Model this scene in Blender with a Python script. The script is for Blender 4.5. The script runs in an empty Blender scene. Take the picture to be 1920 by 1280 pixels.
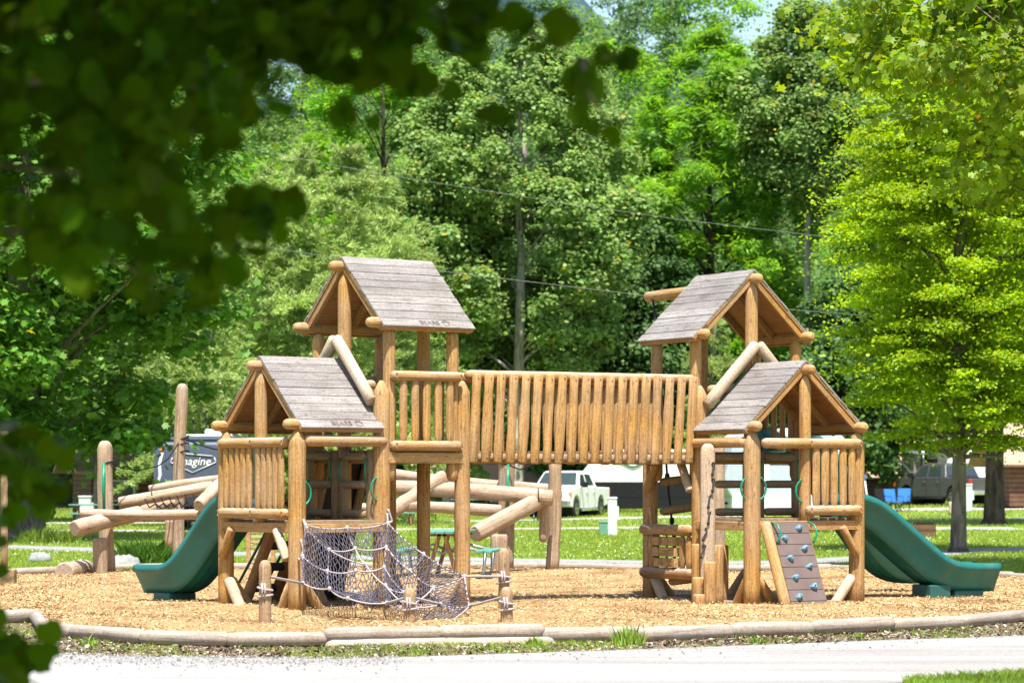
import bpy, math, random
import numpy as np
from mathutils import Vector, Matrix

S = bpy.context.scene
C = S.collection
rnd = random.Random(7)
rng = np.random.default_rng(11)
RAD = math.radians

# ------------------------------------------------------------------ camera, sky, sun
FPX, HORIZ, CAMH = 5333.3, 893.0, 1.7
cam_d = bpy.data.cameras.new('camera'); cam = bpy.data.objects.new('camera', cam_d); C.objects.link(cam)
cam.location = (0, 0, CAMH); cam.rotation_euler = (RAD(90), 0, 0)
cam_d.sensor_width = 36; cam_d.lens = 100; cam_d.shift_y = (HORIZ - 640) / 1920
cam_d.clip_start = .1; cam_d.clip_end = 3000
cam_d.dof.use_dof = True; cam_d.dof.focus_distance = 36.0; cam_d.dof.aperture_fstop = 3.5
S.camera = cam

SUN_EL, SUN_AZ = RAD(66), RAD(176)          # azimuth clockwise from +Y (176 = from behind the camera)
world = bpy.data.worlds.new('World'); S.world = world; world.use_nodes = True
wn = world.node_tree; bg = wn.nodes['Background']
sky = wn.nodes.new('ShaderNodeTexSky'); sky.sky_type = 'NISHITA'; sky.sun_disc = False
sky.sun_elevation = SUN_EL; sky.sun_rotation = SUN_AZ; sky.air_density = 1.0; sky.dust_density = 1.2
wn.links.new(sky.outputs[0], bg.inputs[0]); bg.inputs[1].default_value = .115
sd = bpy.data.lights.new('sun', 'SUN'); sd.energy = 5.0; sd.angle = RAD(.5); sd.color = (1, .95, .86)
sun = bpy.data.objects.new('sun', sd); C.objects.link(sun)
sdir = Vector((math.sin(SUN_AZ) * math.cos(SUN_EL), math.cos(SUN_AZ) * math.cos(SUN_EL), math.sin(SUN_EL)))
sun.rotation_euler = sdir.to_track_quat('Z', 'Y').to_euler(); sun.location = (0, -20, 40)
S.view_settings.view_transform = 'Standard'; S.view_settings.look = 'None'
S.view_settings.exposure = 1.15; S.view_settings.gamma = 1
S.cycles.max_bounces = 5; S.cycles.diffuse_bounces = 3; S.cycles.transmission_bounces = 4
S.cycles.glossy_bounces = 2; S.cycles.sample_clamp_indirect = 6

# ------------------------------------------------------------------ helpers
def X(px, d): return (px - 960) / FPX * d
def Z(py, d): return CAMH - (py - HORIZ) / FPX * d
def P(px, py, d): return Vector((X(px, d), d, Z(py, d)))
def sstep(a, b, x):
    t = np.clip((x - a) / (b - a), 0, 1); return t * t * (3 - 2 * t)
def ground_z(x, y):
    x = np.asarray(x, float); y = np.asarray(y, float)
    z = sstep(80, 125, y) * .022 * np.clip(x, 0, 26)
    z = z + .335 * np.clip(y - 155, 0, 105)
    return z

ORIG = {}
def thing(name, label, cat, loc=(0, 0, 0), rz=0, group=None):
    o = bpy.data.objects.new(name, None); C.objects.link(o); o.empty_display_size = .3
    o.location = loc; o.rotation_euler = (0, 0, rz); o['label'] = label; o['category'] = cat
    if group: o['group'] = group
    ORIG[o.name] = Vector(loc)
    return o
def tag(o, label, cat, group=None):
    o['label'] = label; o['category'] = cat
    if group: o['group'] = group
    return o
def kind(o, k): o['kind'] = k; return o
def link_mesh(name, me, parent=None, mats=()):
    for m in mats: me.materials.append(m)
    o = bpy.data.objects.new(name, me); C.objects.link(o)
    if parent is not None:
        o.parent = parent; ORIG[o.name] = ORIG.get(parent.name, Vector())
    return o
def dup(root, loc=None, rz=None, scale=None, label=None, name=None):
    r = root.copy(); C.objects.link(r)
    if loc is not None: r.location = loc
    if rz is not None: r.rotation_euler = (0, 0, rz)
    if scale is not None: r.scale = scale
    if label: r['label'] = label
    for ch in list(root.children):
        c = ch.copy(); C.objects.link(c); c.parent = r
        for g in list(ch.children):
            d = g.copy(); C.objects.link(d); d.parent = c
    return r

class MB:
    """collects primitives (world coordinates) and links them as one mesh"""
    def __init__(self): self.v = []; self.f = []; self.uv = []; self.mi = []; self.sm = []
    def add(self, vs, fs, uvs, mi=0, sm=False):
        b = len(self.v); self.v += [tuple(q) for q in vs]
        for k, f in enumerate(fs):
            self.f.append(tuple(i + b for i in f)); self.uv.append(uvs[k])
            self.mi.append(mi if isinstance(mi, int) else mi[k]); self.sm.append(sm if isinstance(sm, bool) else sm[k])
    def tube(self, pts, rad, n=8, close=True, mi=0, endmi=None, scale=None, nrm=None, wob=0.0):
        """rings of radius rad[i] round pts; scale=(sx,sy) squashes the section, nrm = the section's y axis"""
        pts = [Vector(p) for p in pts]; m = len(pts)
        if not hasattr(rad, '__len__'): rad = [rad] * m
        vs, fs, uvs = [], [], []; sx, sy = scale or (1, 1)
        uo, vo = rnd.uniform(0, 40), rnd.uniform(0, 40); L = 0
        prev = None; ls = []
        rr = [1 + wob * rnd.uniform(-1, 1) for _ in range(n)]
        for i in range(m):
            t = (pts[min(i + 1, m - 1)] - pts[max(i - 1, 0)])
            if t.length < 1e-9: t = Vector((0, 0, 1))
            t.normalize()
            if nrm is not None: ref = Vector(nrm)
            elif prev is not None: ref = prev
            else: ref = Vector((0, 0, 1)) if abs(t.z) < .9 else Vector((0, 1, 0))
            ay = (ref - t * ref.dot(t))
            if ay.length < 1e-5: ay = t.orthogonal()
            ay.normalize(); ax = ay.cross(t); prev = ay
            if i: L += (pts[i] - pts[i - 1]).length
            ls.append(L)
            for k in range(n):
                a = 2 * math.pi * k / n; w = rr[k] * (1 + wob * .7 * math.sin(3.1 * i + k * 1.7))
                vs.append(pts[i] + ax * (math.cos(a) * rad[i] * sx * w) + ay * (math.sin(a) * rad[i] * sy * w))
        R = max(rad)
        for i in range(m - 1):
            for k in range(n):
                k2 = (k + 1) % n
                fs.append((i * n + k, i * n + k2, (i + 1) * n + k2, (i + 1) * n + k))
                a0, a1 = 2 * math.pi * k / n * R, 2 * math.pi * (k + 1) / n * R
                uvs.append([(uo + ls[i], vo + a0), (uo + ls[i], vo + a1), (uo + ls[i + 1], vo + a1), (uo + ls[i + 1], vo + a0)])
        mis = [mi] * len(fs); sms = [True] * len(fs)
        if close:
            for fi in (tuple(reversed(range(n))), tuple(range((m - 1) * n, m * n))):
                fs.append(fi); mis.append(mi if endmi is None else endmi); sms.append(False)
                uvs.append([(uo + math.cos(6.28 * k / n) * R, vo + math.sin(6.28 * k / n) * R) for k in range(n)])
        self.add(vs, fs, uvs, mis, sms)
    def log(self, p0, p1, r0, r1=None, cap=('round', 'round'), n=14, mi=0, endmi=None, scale=None, nrm=None, wob=.012, bend=0, seg=4, rw=0.02):
        p0, p1 = Vector(p0), Vector(p1); r1 = r1 or r0; d = p1 - p0; L = d.length; t = d / L
        side = t.orthogonal().normalized() * (bend * L * rnd.uniform(-1, 1))
        st = []
        def capst(c, r):
            if c == 'round': return [(0, .35), (.10 * r * 2, .66), (.28 * r * 2, .88), (.55 * r * 2, 1)]
            if c == 'point': return [(0, .22), (.05, .55), (.13, .93), (.18, 1)]
            if c == 'peg': return [(0, .5), (.035, .8), (.10, 1)]
            if c == 'bevel': return [(0, .86), (.12 * r * 2, 1)]
            return [(0, 1)]
        for q, k in capst(cap[0], r0): st.append((q, k))
        b = capst(cap[1], r1)
        lo, hi = st[-1][0], L - b[-1][0]
        for i in range(1, seg): st.append((lo + (hi - lo) * i / seg, 1 + rnd.uniform(-rw, rw)))
        for q, k in reversed(b): st.append((L - q, k))
        pts = [p0 + t * q + side * math.sin(math.pi * max(0, min(1, q / L))) for q, _ in st]
        rad = [(r0 + (r1 - r0) * q / L) * k for q, k in st]
        self.tube(pts, rad, n, True, mi, endmi, scale, nrm, wob)
    def box(self, c, ax, ay, az, mi=0):
        """c centre, ax/ay/az half vectors; u runs along ax"""
        c, ax, ay, az = Vector(c), Vector(ax), Vector(ay), Vector(az)
        vs = [c + ax * i + ay * j + az * k for i in (-1, 1) for j in (-1, 1) for k in (-1, 1)]
        fs = [(0, 1, 3, 2), (4, 6, 7, 5), (0, 4, 5, 1), (2, 3, 7, 6), (0, 2, 6, 4), (1, 5, 7, 3)]
        if ax.cross(ay).dot(az) < 0: fs = [tuple(reversed(f)) for f in fs]
        lx, ly, lz = ax.length, ay.length, az.length; uo, vo = rnd.uniform(0, 40), rnd.uniform(0, 40)
        def uv(i):
            a, b, e = (i >> 2) & 1, (i >> 1) & 1, i & 1
            return (uo + 2 * lx * a + .3 * 0, vo + 2 * ly * b + 2 * lz * e)
        self.add(vs, fs, [[uv(i) for i in f] for f in fs], mi)
    def quad(self, a, b, c, d, mi=0, s=1):
        self.add([a, b, c, d], [(0, 1, 2, 3)], [[(0, 0), (s, 0), (s, s), (0, s)]], mi)
    def prism(self, poly, thick, mi=0):
        """poly: list of Vector in a plane, thick: Vector"""
        n = len(poly); vs = [Vector(p) for p in poly] + [Vector(p) + thick for p in poly]
        nn = Vector()
        for i in range(n): nn += Vector(poly[i]).cross(Vector(poly[(i + 1) % n]))
        fs = [tuple(reversed(range(n))), tuple(range(n, 2 * n))] + [(i, (i + 1) % n, n + (i + 1) % n, n + i) for i in range(n)]
        if nn.dot(thick) < 0: fs = [tuple(reversed(f)) for f in fs]
        self.add(vs, fs, [[(vs[i].x + vs[i].y, vs[i].z) for i in f] for f in fs], mi)
    def build(self, name, mats, parent=None, bevel=0, seg=1):
        if not isinstance(mats, (list, tuple)): mats = [mats]
        o = ORIG.get(parent.name, Vector()) if parent is not None else Vector()
        me = bpy.data.meshes.new(name)
        me.from_pydata([(v[0] - o.x, v[1] - o.y, v[2] - o.z) for v in self.v], [], self.f)
        ul = me.uv_layers.new(name='UVMap'); flat = [c for f in self.uv for q in f for c in q]
        ul.data.foreach_set('uv', flat)
        me.polygons.foreach_set('material_index', self.mi); me.polygons.foreach_set('use_smooth', self.sm)
        ob = link_mesh(name, me, parent, mats)
        if bevel:
            m = ob.modifiers.new('bevel', 'BEVEL'); m.width = bevel; m.segments = seg; m.limit_method = 'ANGLE'; m.angle_limit = RAD(40)
        return ob

def np_mesh(name, verts, nper, mats, parent=None, col=None):
    """many separate n-gons of nper vertices each"""
    me = bpy.data.meshes.new(name); n = len(verts); nf = n // nper
    me.vertices.add(n); me.vertices.foreach_set('co', np.ascontiguousarray(verts, np.float32).ravel())
    me.loops.add(n); me.loops.foreach_set('vertex_index', np.arange(n, dtype=np.int32))
    me.polygons.add(nf); me.polygons.foreach_set('loop_start', np.arange(0, n, nper, dtype=np.int32))
    me.update(calc_edges=True)
    return link_mesh(name, me, parent, mats if isinstance(mats, (list, tuple)) else [mats])

# ------------------------------------------------------------------ materials
class NT:
    def __init__(self, name):
        self.m = bpy.data.materials.new(name); self.m.use_nodes = True; self.t = self.m.node_tree
        self.b = self.t.nodes['Principled BSDF']; self.out = self.t.nodes['Material Output']
    def n(self, typ, **kw):
        nd = self.t.nodes.new('ShaderNode' + typ)
        for k, v in kw.items(): setattr(nd, k, v)
        return nd
    def l(self, a, b): self.t.links.new(a, b)
    def ramp(self, fac, stops):
        r = self.n('ValToRGB'); e = r.color_ramp.elements
        while len(e) < len(stops): e.new(.5)
        for i, (p, c) in enumerate(stops): e[i].position = p; e[i].color = (*c, 1) if len(c) == 3 else c
        self.l(fac, r.inputs[0]); return r.outputs[0]
    def noise(self, vec, scale, detail=4, dist=0, rough=.55):
        q = self.n('TexNoise'); q.inputs['Scale'].default_value = scale; q.inputs['Detail'].default_value = detail
        q.inputs['Distortion'].default_value = dist; q.inputs['Roughness'].default_value = rough
        if vec is not None: self.l(vec, q.inputs['Vector'])
        return q.outputs[0]
    def mapping(self, vec, scale):
        q = self.n('Mapping'); q.inputs['Scale'].default_value = scale; self.l(vec, q.inputs[0]); return q.outputs[0]
    def mix(self, a, b, fac, blend='MIX'):
        q = self.n('Mix', data_type='RGBA', blend_type=blend)
        for s, v in ((q.inputs[6], a), (q.inputs[7], b), (q.inputs[0], fac)):
            if isinstance(v, (int, float)): s.default_value = v
            elif isinstance(v, tuple): s.default_value = (*v, 1)
            else: self.l(v, s)
        return q.outputs[2]
    def math(self, op, a, b=0.0, clamp=False):
        q = self.n('Math', operation=op, use_clamp=clamp)
        for s, v in ((q.inputs[0], a), (q.inputs[1], b)):
            if isinstance(v, (int, float)): s.default_value = v
            else: self.l(v, s)
        return q.outputs[0]
    def maprange(self, v, a, b, c, d):
        q = self.n('MapRange'); self.l(v, q.inputs[0])
        for i, x in enumerate((a, b, c, d)): q.inputs[i + 1].default_value = x
        return q.outputs[0]
    def bump(self, h, strength=.3, dist=.01):
        q = self.n('Bump'); q.inputs['Strength'].default_value = strength; q.inputs['Distance'].default_value = dist
        self.l(h, q.inputs['Height']); self.l(q.outputs[0], self.b.inputs['Normal'])
    def island(self): return self.n('NewGeometry').outputs['Random Per Island']
    def hsv(self, c, h=None, s=None, v=None):
        q = self.n('HueSaturation'); self.l(c, q.inputs['Color'])
        for k, x in (('Hue', h), ('Saturation', s), ('Value', v)):
            if x is None: continue
            if isinstance(x, (int, float)): q.inputs[k].default_value = x
            else: self.l(x, q.inputs[k])
        return q.outputs[0]
    def fin(self, col=None, rough=.8, spec=.3, metal=0):
        if col is not None:
            if isinstance(col, tuple): self.b.inputs['Base Color'].default_value = (*col, 1)
            else: self.l(col, self.b.inputs['Base Color'])
        self.b.inputs['Roughness'].default_value = rough; self.b.inputs['Specular IOR Level'].default_value = spec
        self.b.inputs['Metallic'].default_value = metal
        return self.m

def plain(name, col, rough=.6, spec=.3, metal=0, var=.12, sc=6):
    t = NT(name); tc = t.n('TexCoord').outputs['Object']
    k = t.noise(tc, sc, 5)
    c = t.mix(tuple(x * (1 - var) for x in col), tuple(min(1, x * (1 + var)) for x in col), t.maprange(k, .3, .7, 0, 1))
    t.bump(t.noise(tc, sc * 8, 3), .05, .01)
    return t.fin(c, rough, spec, metal)

def wood(name, lo, mid, hi, vs=26, us=1.6, wear=None, wear_amt=.6, knots=True, rough=.75, varv=(.74, 1.16), bump=.35, crack=None, k=.85):
    lo, mid, hi = (tuple(x * k for x in q) for q in (lo, mid, hi))
    if wear: wear = tuple(x * k for x in wear)
    t = NT(name); uv = t.n('TexCoord').outputs['UV']; ob = t.n('TexCoord').outputs['Object']
    g = t.noise(t.mapping(uv, (us, vs * 2.2, 1)), 1, 5, .8)
    lo = tuple(a * .75 + b * .25 for a, b in zip(lo, mid)); hi = tuple(a * .9 + b * .1 for a, b in zip(hi, mid))
    c = t.ramp(g, [(.3, lo), (.5, mid), (.72, hi)])
    c = t.mix(c, t.ramp(t.noise(ob, 2.3, 4), [(.3, (.8, .77, .73)), (.7, (1.1, 1.1, 1.1))]), .75, 'MULTIPLY')
    c = t.mix(c, t.ramp(t.noise(ob, 38, 5, 0, .7), [(.34, (.62, .57, .5)), (.52, (1, 1, 1)), (.7, (1.2, 1.19, 1.17))]), .8, 'MULTIPLY')
    c = t.mix(c, t.ramp(t.noise(t.mapping(uv, (1.1, 5, 1)), 1.6, 6, .5, .65), [(.3, (.66, .6, .54)), (.45, (1, 1, 1)), (.62, (1, 1, 1)), (.78, (1.22, 1.2, 1.18))]), .8, 'MULTIPLY')
    isl = t.island()
    c = t.hsv(c, t.maprange(isl, 0, 1, .492, .508), t.maprange(t.noise(ob, 1.1, 2), .3, .7, .85, 1.1), t.maprange(isl, 0, 1, *varv))
    if wear:
        nz = t.n('SeparateXYZ'); t.l(t.n('NewGeometry').outputs['Normal'], nz.inputs[0])
        w = t.math('MULTIPLY', t.maprange(nz.outputs[2], .25, .9, 0, 1), t.maprange(t.noise(t.mapping(uv, (2.2, 9, 1)), 1, 5), .3, .62, 0, 1))
        w = t.math('ADD', t.math('MULTIPLY', w, wear_amt), t.maprange(t.noise(t.mapping(uv, (1.4, 12, 1)), 1.7, 6), .56, .75, 0, wear_amt * .6), True)
        c = t.mix(c, t.mix(wear, tuple(x * .72 for x in wear), g), w)
    if knots:
        v = t.n('TexVoronoi'); v.inputs['Scale'].default_value = 1; t.l(t.mapping(uv, (3.4, 11, 1)), v.inputs['Vector'])
        kn = t.maprange(v.outputs['Distance'], .06, .17, .9, 0)
        c = t.mix(c, tuple(x * .42 for x in mid), kn)
    if crack:
        ck = t.noise(t.mapping(uv, (.5, 22, 1)), 1, 2, .6)
        c = t.mix(c, crack, t.maprange(t.math('ABSOLUTE', t.math('SUBTRACT', ck, .5)), 0, .014, .75, 0))
    t.bump(t.math('ADD', g, t.noise(t.mapping(uv, (.8, 8, 1)), 1, 3)), bump, .006)
    return t.fin(c, rough, .25)

M = {}
M['honey'] = wood('honey_log', (.27, .132, .046), (.48, .275, .105), (.60, .375, .165), wear=(.54, .44, .34), wear_amt=.5, crack=(.13, .065, .025))
M['rail'] = wood('worn_rail_log', (.26, .128, .05), (.45, .25, .098), (.56, .355, .165), wear=(.60, .51, .43), wear_amt=.85)
M['pale'] = wood('bleached_log', (.38, .27, .18), (.52, .39, .27), (.62, .50, .38), wear=(.66, .60, .54), wear_amt=.8)
M['rung'] = wood('worn_rung_log', (.22, .13, .06), (.33, .22, .12), (.42, .31, .19), wear=(.36, .30, .24), wear_amt=.7)
M['plank'] = wood('grey_roof_plank', (.22, .195, .185), (.40, .37, .36), (.56, .53, .52), vs=46, us=1.4, rough=.85, varv=(.78, 1.16), crack=(.09, .07, .06), k=.60)
M['under'] = wood('brown_plank', (.26, .12, .045), (.40, .20, .078), (.48, .27, .12), vs=30)
M['deck'] = wood('deck_plank', (.20, .13, .08), (.32, .21, .13), (.42, .3, .2), vs=30)
M['natural'] = wood('peeled_natural_log', (.25, .165, .10), (.41, .29, .19), (.53, .42, .31), vs=15, us=1.0, wear=(.56, .50, .43), wear_amt=.8, crack=(.12, .07, .04), bump=.5)
M['endgrain'] = wood('log_end', (.24, .17, .11), (.36, .27, .19), (.44, .35, .26), vs=20, us=20, knots=False)
M['border'] = wood('grey_border_log', (.24, .19, .145), (.36, .295, .235), (.46, .39, .33), vs=14, us=1.2, wear=(.5, .46, .42), wear_amt=.6, crack=(.13, .10, .08), bump=.4, knots=False)
M['anchor'] = wood('anchor_post', (.27, .165, .085), (.41, .27, .15), (.5, .36, .22), vs=20, wear=(.5, .42, .33), wear_amt=.5, crack=(.15, .09, .05))
def slide_mat():
    t = NT('green_slide_plastic'); ob = t.n('TexCoord').outputs['Object']
    c = t.ramp(t.noise(ob, 1.6, 5), [(.3, (.008, .105, .095)), (.7, (.014, .15, .135))])
    c = t.mix(c, (.10, .20, .18), t.maprange(t.noise(t.mapping(ob, (1, 1, 5)), 9, 6, .8, .75), .56, .74, 0, .55))
    c = t.mix(c, (.17, .125, .08), t.maprange(t.noise(ob, 3.2, 6, .3, .7), .55, .75, 0, .45))
    t.bump(t.noise(ob, 40, 3), .08, .004); return t.fin(c, .42, .4)
M['green'] = slide_mat()
M['greendark'] = plain('dark_green_plastic', (.02, .085, .07), .5, .4, var=.2, sc=3)
M['handle'] = plain('green_handle_steel', (.0, .20, .10), .35, .5)
M['bolt'] = plain('black_bolt', (.02, .02, .022), .5)
M['rope'] = plain('pale_rope', (.37, .325, .325), .9, .1, var=.25, sc=60)
M['twine'] = plain('dark_net_twine', (.085, .08, .10), .9, .1, var=.6, sc=14)
M['blackrope'] = plain('black_rope', (.03, .03, .035), .8, .2, sc=60, var=.5)
M['rubber'] = plain('dark_rubber', (.03, .025, .025), .7)
M['panel'] = plain('mauve_climbing_panel', (.13, .095, .085), .6, .3, var=.16, sc=3)
M['hold'] = plain('pale_blue_hold', (.13, .27, .37), .5, .4, var=.2, sc=20)
M['white'] = plain('white_paint', (.80, .80, .78), .35, .5, var=.04)
M['offwhite'] = plain('white_siding', (.72, .70, .65), .5, .4, var=.06)
M['glass'] = plain('dark_glass', (.03, .045, .045), .08, .8)
M['chrome'] = plain('chrome', (.65, .65, .66), .2, .6, metal=.9)
M['tyre'] = plain('tyre', (.022, .022, .022), .85)
M['black'] = plain('black_trim', (.012, .012, .014), .7, .15)
M['grey'] = plain('grey_car_paint', (.07, .07, .075), .3, .6, var=.1)
M['navy'] = plain('dark_blue_trailer', (.055, .068, .10), .3, .5)
M['silver'] = plain('silver_graphic', (.5, .5, .55), .4)
M['orange'] = plain('orange_lens', (.8, .22, .02), .4)
M['red'] = plain('red_lens', (.5, .02, .02), .4)
M['box_grey'] = plain('pale_grey_box', (.50, .55, .56), .5)
M['box_green'] = plain('green_box', (.12, .26, .19), .5)
M['table_green'] = plain('green_table_top', (.09, .25, .19), .6, var=.3, sc=8)
M['steel'] = plain('galvanised_steel', (.35, .37, .38), .4, .5, metal=.6)
M['tan_roof'] = plain('brown_metal_roof', (.38, .24, .165), .6, var=.15, sc=2)
M['blue'] = plain('blue_canvas', (.03, .16, .5), .7)
M['wire'] = plain('wire', (.15, .16, .155), .5)
M['stone'] = plain('stone', (.24, .25, .24), .9, var=.35, sc=5)
M['carve'] = plain('carved_dark_wood', (.15, .125, .115), .9)

def cabin_wall():
    t = NT('brown_log_wall'); tc = t.n('TexCoord').outputs['Object']; s = t.n('SeparateXYZ'); t.l(tc, s.inputs[0])
    w = t.math('FRACT', t.math('MULTIPLY', s.outputs[2], 5.2))
    c = t.ramp(w, [(0, (.03, .018, .012)), (.12, (.12, .06, .035)), (.6, (.17, .085, .05)), (1, (.07, .04, .025))])
    c = t.mix(c, t.ramp(t.noise(tc, 3, 4), [(.3, (.7, .7, .7)), (.7, (1.2, 1.2, 1.2))]), .8, 'MULTIPLY')
    t.bump(w, .6, .03); return t.fin(c, .8)
M['cabin'] = cabin_wall()
def siding():
    t = NT('ribbed_white_siding'); tc = t.n('TexCoord').outputs['Object']; s = t.n('SeparateXYZ'); t.l(tc, s.inputs[0])
    w = t.math('FRACT', t.math('MULTIPLY', s.outputs[2], 9))
    c = t.ramp(w, [(0, (.55, .53, .48)), (.2, (.76, .74, .69)), (1, (.74, .72, .67))])
    t.bump(w, .4, .02); return t.fin(c, .4, .4)
M['siding'] = siding()

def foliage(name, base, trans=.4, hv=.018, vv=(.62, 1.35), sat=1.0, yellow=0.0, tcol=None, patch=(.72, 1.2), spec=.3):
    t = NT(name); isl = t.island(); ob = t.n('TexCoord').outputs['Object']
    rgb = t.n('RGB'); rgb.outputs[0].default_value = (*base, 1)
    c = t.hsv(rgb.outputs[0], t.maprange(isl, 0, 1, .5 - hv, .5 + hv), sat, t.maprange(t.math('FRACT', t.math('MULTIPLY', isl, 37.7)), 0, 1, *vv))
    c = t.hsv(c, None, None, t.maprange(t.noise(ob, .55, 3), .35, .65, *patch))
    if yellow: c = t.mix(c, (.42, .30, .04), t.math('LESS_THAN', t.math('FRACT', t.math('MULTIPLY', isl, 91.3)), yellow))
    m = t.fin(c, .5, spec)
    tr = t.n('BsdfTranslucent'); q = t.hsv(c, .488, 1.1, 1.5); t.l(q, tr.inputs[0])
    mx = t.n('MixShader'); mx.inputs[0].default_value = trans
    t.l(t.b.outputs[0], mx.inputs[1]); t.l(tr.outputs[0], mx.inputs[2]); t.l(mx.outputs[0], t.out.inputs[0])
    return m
def bark(name, a, b, sc=3):
    t = NT(name); tc = t.n('TexCoord').outputs['Object']
    k = t.noise(t.mapping(tc, (sc, sc, sc * .25)), 2.5, 6, .8)
    c = t.ramp(k, [(.32, a), (.62, b)]); t.bump(k, .8, .05); return t.fin(c, .9, .15)
M['bark'] = bark('grey_bark', (.07, .055, .042), (.21, .175, .14))
M['bark_pale'] = bark('pale_bark', (.17, .155, .13), (.40, .37, .32))
M['bark_dark'] = bark('dark_bark', (.025, .018, .013), (.085, .065, .05))

# ------------------------------------------------------------------ the setting
def lawn_mat():
    t = NT('lawn'); p = t.n('NewGeometry').outputs['Position']
    c = t.ramp(t.noise(p, 9, 6), [(.3, (.10, .16, .022)), (.5, (.19, .28, .04)), (.7, (.30, .34, .085))])
    c = t.mix(c, t.ramp(t.noise(p, .35, 4), [(.35, (.75, .85, .7)), (.65, (1.2, 1.12, 1.1))]), .9, 'MULTIPLY')
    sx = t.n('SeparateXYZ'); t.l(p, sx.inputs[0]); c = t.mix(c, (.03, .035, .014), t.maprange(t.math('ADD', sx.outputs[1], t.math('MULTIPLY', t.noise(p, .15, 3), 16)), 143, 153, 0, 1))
    t.bump(t.noise(p, 30, 4), .8, .05); return t.fin(c, .9, .15)
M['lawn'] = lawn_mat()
def mulch_mat():
    t = NT('wood_chip_mulch'); p = t.n('NewGeometry').outputs['Position']
    k = t.noise(t.mapping(p, (1, 1.6, 1)), 26, 6, .6, .7)
    c = t.ramp(k, [(.28, (.13, .074, .033)), (.45, (.37, .235, .108)), (.6, (.48, .33, .16)), (.75, (.57, .43, .25))])
    c = t.mix(c, t.ramp(t.noise(p, .9, 5), [(.34, (.62, .56, .5)), (.5, (1, 1, 1)), (.7, (1.1, 1.1, 1.08))]), 1, 'MULTIPLY')
    t.bump(k, 1.0, .035); return t.fin(c, .9, .15)
M['mulch'] = mulch_mat()
def gravel_mat():
    t = NT('pale_gravel_road'); p = t.n('NewGeometry').outputs['Position']
    v = t.n('TexVoronoi'); v.inputs['Scale'].default_value = 42; t.l(p, v.inputs['Vector'])
    c = t.ramp(v.outputs['Color'], [(.1, (.25, .241, .23)), (.5, (.295, .286, .277)), (.9, (.335, .327, .318))])
    c = t.mix(c, t.ramp(t.noise(t.mapping(p, (.35, 1.6, 1)), 1.2, 5), [(.3, (.88, .86, .84)), (.7, (1.06, 1.06, 1.06))]), 1, 'MULTIPLY')
    tr_ = t.noise(t.mapping(p, (.06, .9, 1)), 1.3, 3); c = t.mix(c, t.ramp(tr_, [(.38, (.84, .83, .82)), (.5, (1, 1, 1)), (.62, (1.08, 1.08, 1.08))]), 1, 'MULTIPLY')
    sp = t.noise(p, 55, 2); c = t.mix(c, (.16, .15, .14), t.maprange(sp, .67, .74, 0, .8))
    t.bump(v.outputs['Distance'], .35, .01); return t.fin(c, .9, .2)
M['gravel'] = gravel_mat()
def soil_mat():
    t = NT('verge_soil'); p = t.n('NewGeometry').outputs['Position']
    k = t.noise(p, 17, 6, .4, .7)
    c = t.ramp(k, [(.3, (.07, .05, .034)), (.48, (.17, .13, .09)), (.62, (.30, .25, .19)), (.72, (.5, .46, .4))])
    g = t.maprange(t.noise(t.mapping(p, (1, 2, 1)), .9, 4), .48, .62, 0, .75)
    c = t.mix(c, t.mix((.08, .12, .02), (.2, .22, .06), k), g)
    t.bump(k, 1, .04); return t.fin(c, .95, .1)
M['soil'] = soil_mat()
def asphalt_mat():
    t = NT('grey_path'); p = t.n('NewGeometry').outputs['Position']
    c = t.ramp(t.noise(p, 4, 6), [(.3, (.2, .196, .2)), (.7, (.29, .286, .29))])
    c = t.mix(c, t.ramp(t.noise(p, 60, 3), [(.3, (.8, .8, .8)), (.7, (1.2, 1.2, 1.2))]), .7, 'MULTIPLY')
    return t.fin(c, .9, .2)
M['path'] = asphalt_mat()
M['drive'] = plain('pale_gravel_drive', (.38, .365, .345), .9, .2, var=.2, sc=2)

# ground: one sheet to the horizon and up the hill
def ground():
    ys = np.concatenate([np.arange(-60, 160, 2.), np.arange(160, 420, 13.), [600, 900]])
    xs = np.concatenate([[-500, -300, -200], np.arange(-120, 121, 3.), [200, 300, 500]])
    gx, gy = np.meshgrid(xs, ys); gz = ground_z(gx, gy)
    v = np.stack([gx, gy, gz], -1).reshape(-1, 3); nx = len(xs); f = []
    for j in range(len(ys) - 1):
        for i in range(nx - 1): a = j * nx + i; f.append((a, a + 1, a + nx + 1, a + nx))
    me = bpy.data.meshes.new('ground'); me.from_pydata(v.tolist(), [], f); me.polygons.foreach_set('use_smooth', [True] * len(f))
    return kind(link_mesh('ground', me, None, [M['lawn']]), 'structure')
ground()

def strip(name, near, far, mat, z=.006, sub=1):
    """sheet between two polylines of (x, y), laid z above the ground"""
    mb = MB(); n = len(near); vs = []; fs = []
    for k in range(sub + 1):
        for a, b in zip(near, far):
            x = a[0] + (b[0] - a[0]) * k / sub; y = a[1] + (b[1] - a[1]) * k / sub
            vs.append((x, y, float(ground_z(x, y)) + z))
    for k in range(sub):
        for i in range(n - 1): fs.append((k * n + i, k * n + i + 1, (k + 1) * n + i + 1, (k + 1) * n + i))
    mb.add(vs, fs, [[(vs[i][0], vs[i][1]) for i in f] for f in fs]); return kind(mb.build(name, mat), 'structure')
def gp(px, py):                      # a pixel on flat ground
    d = CAMH * FPX / (py - HORIZ); return (X(px, d), d)

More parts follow.
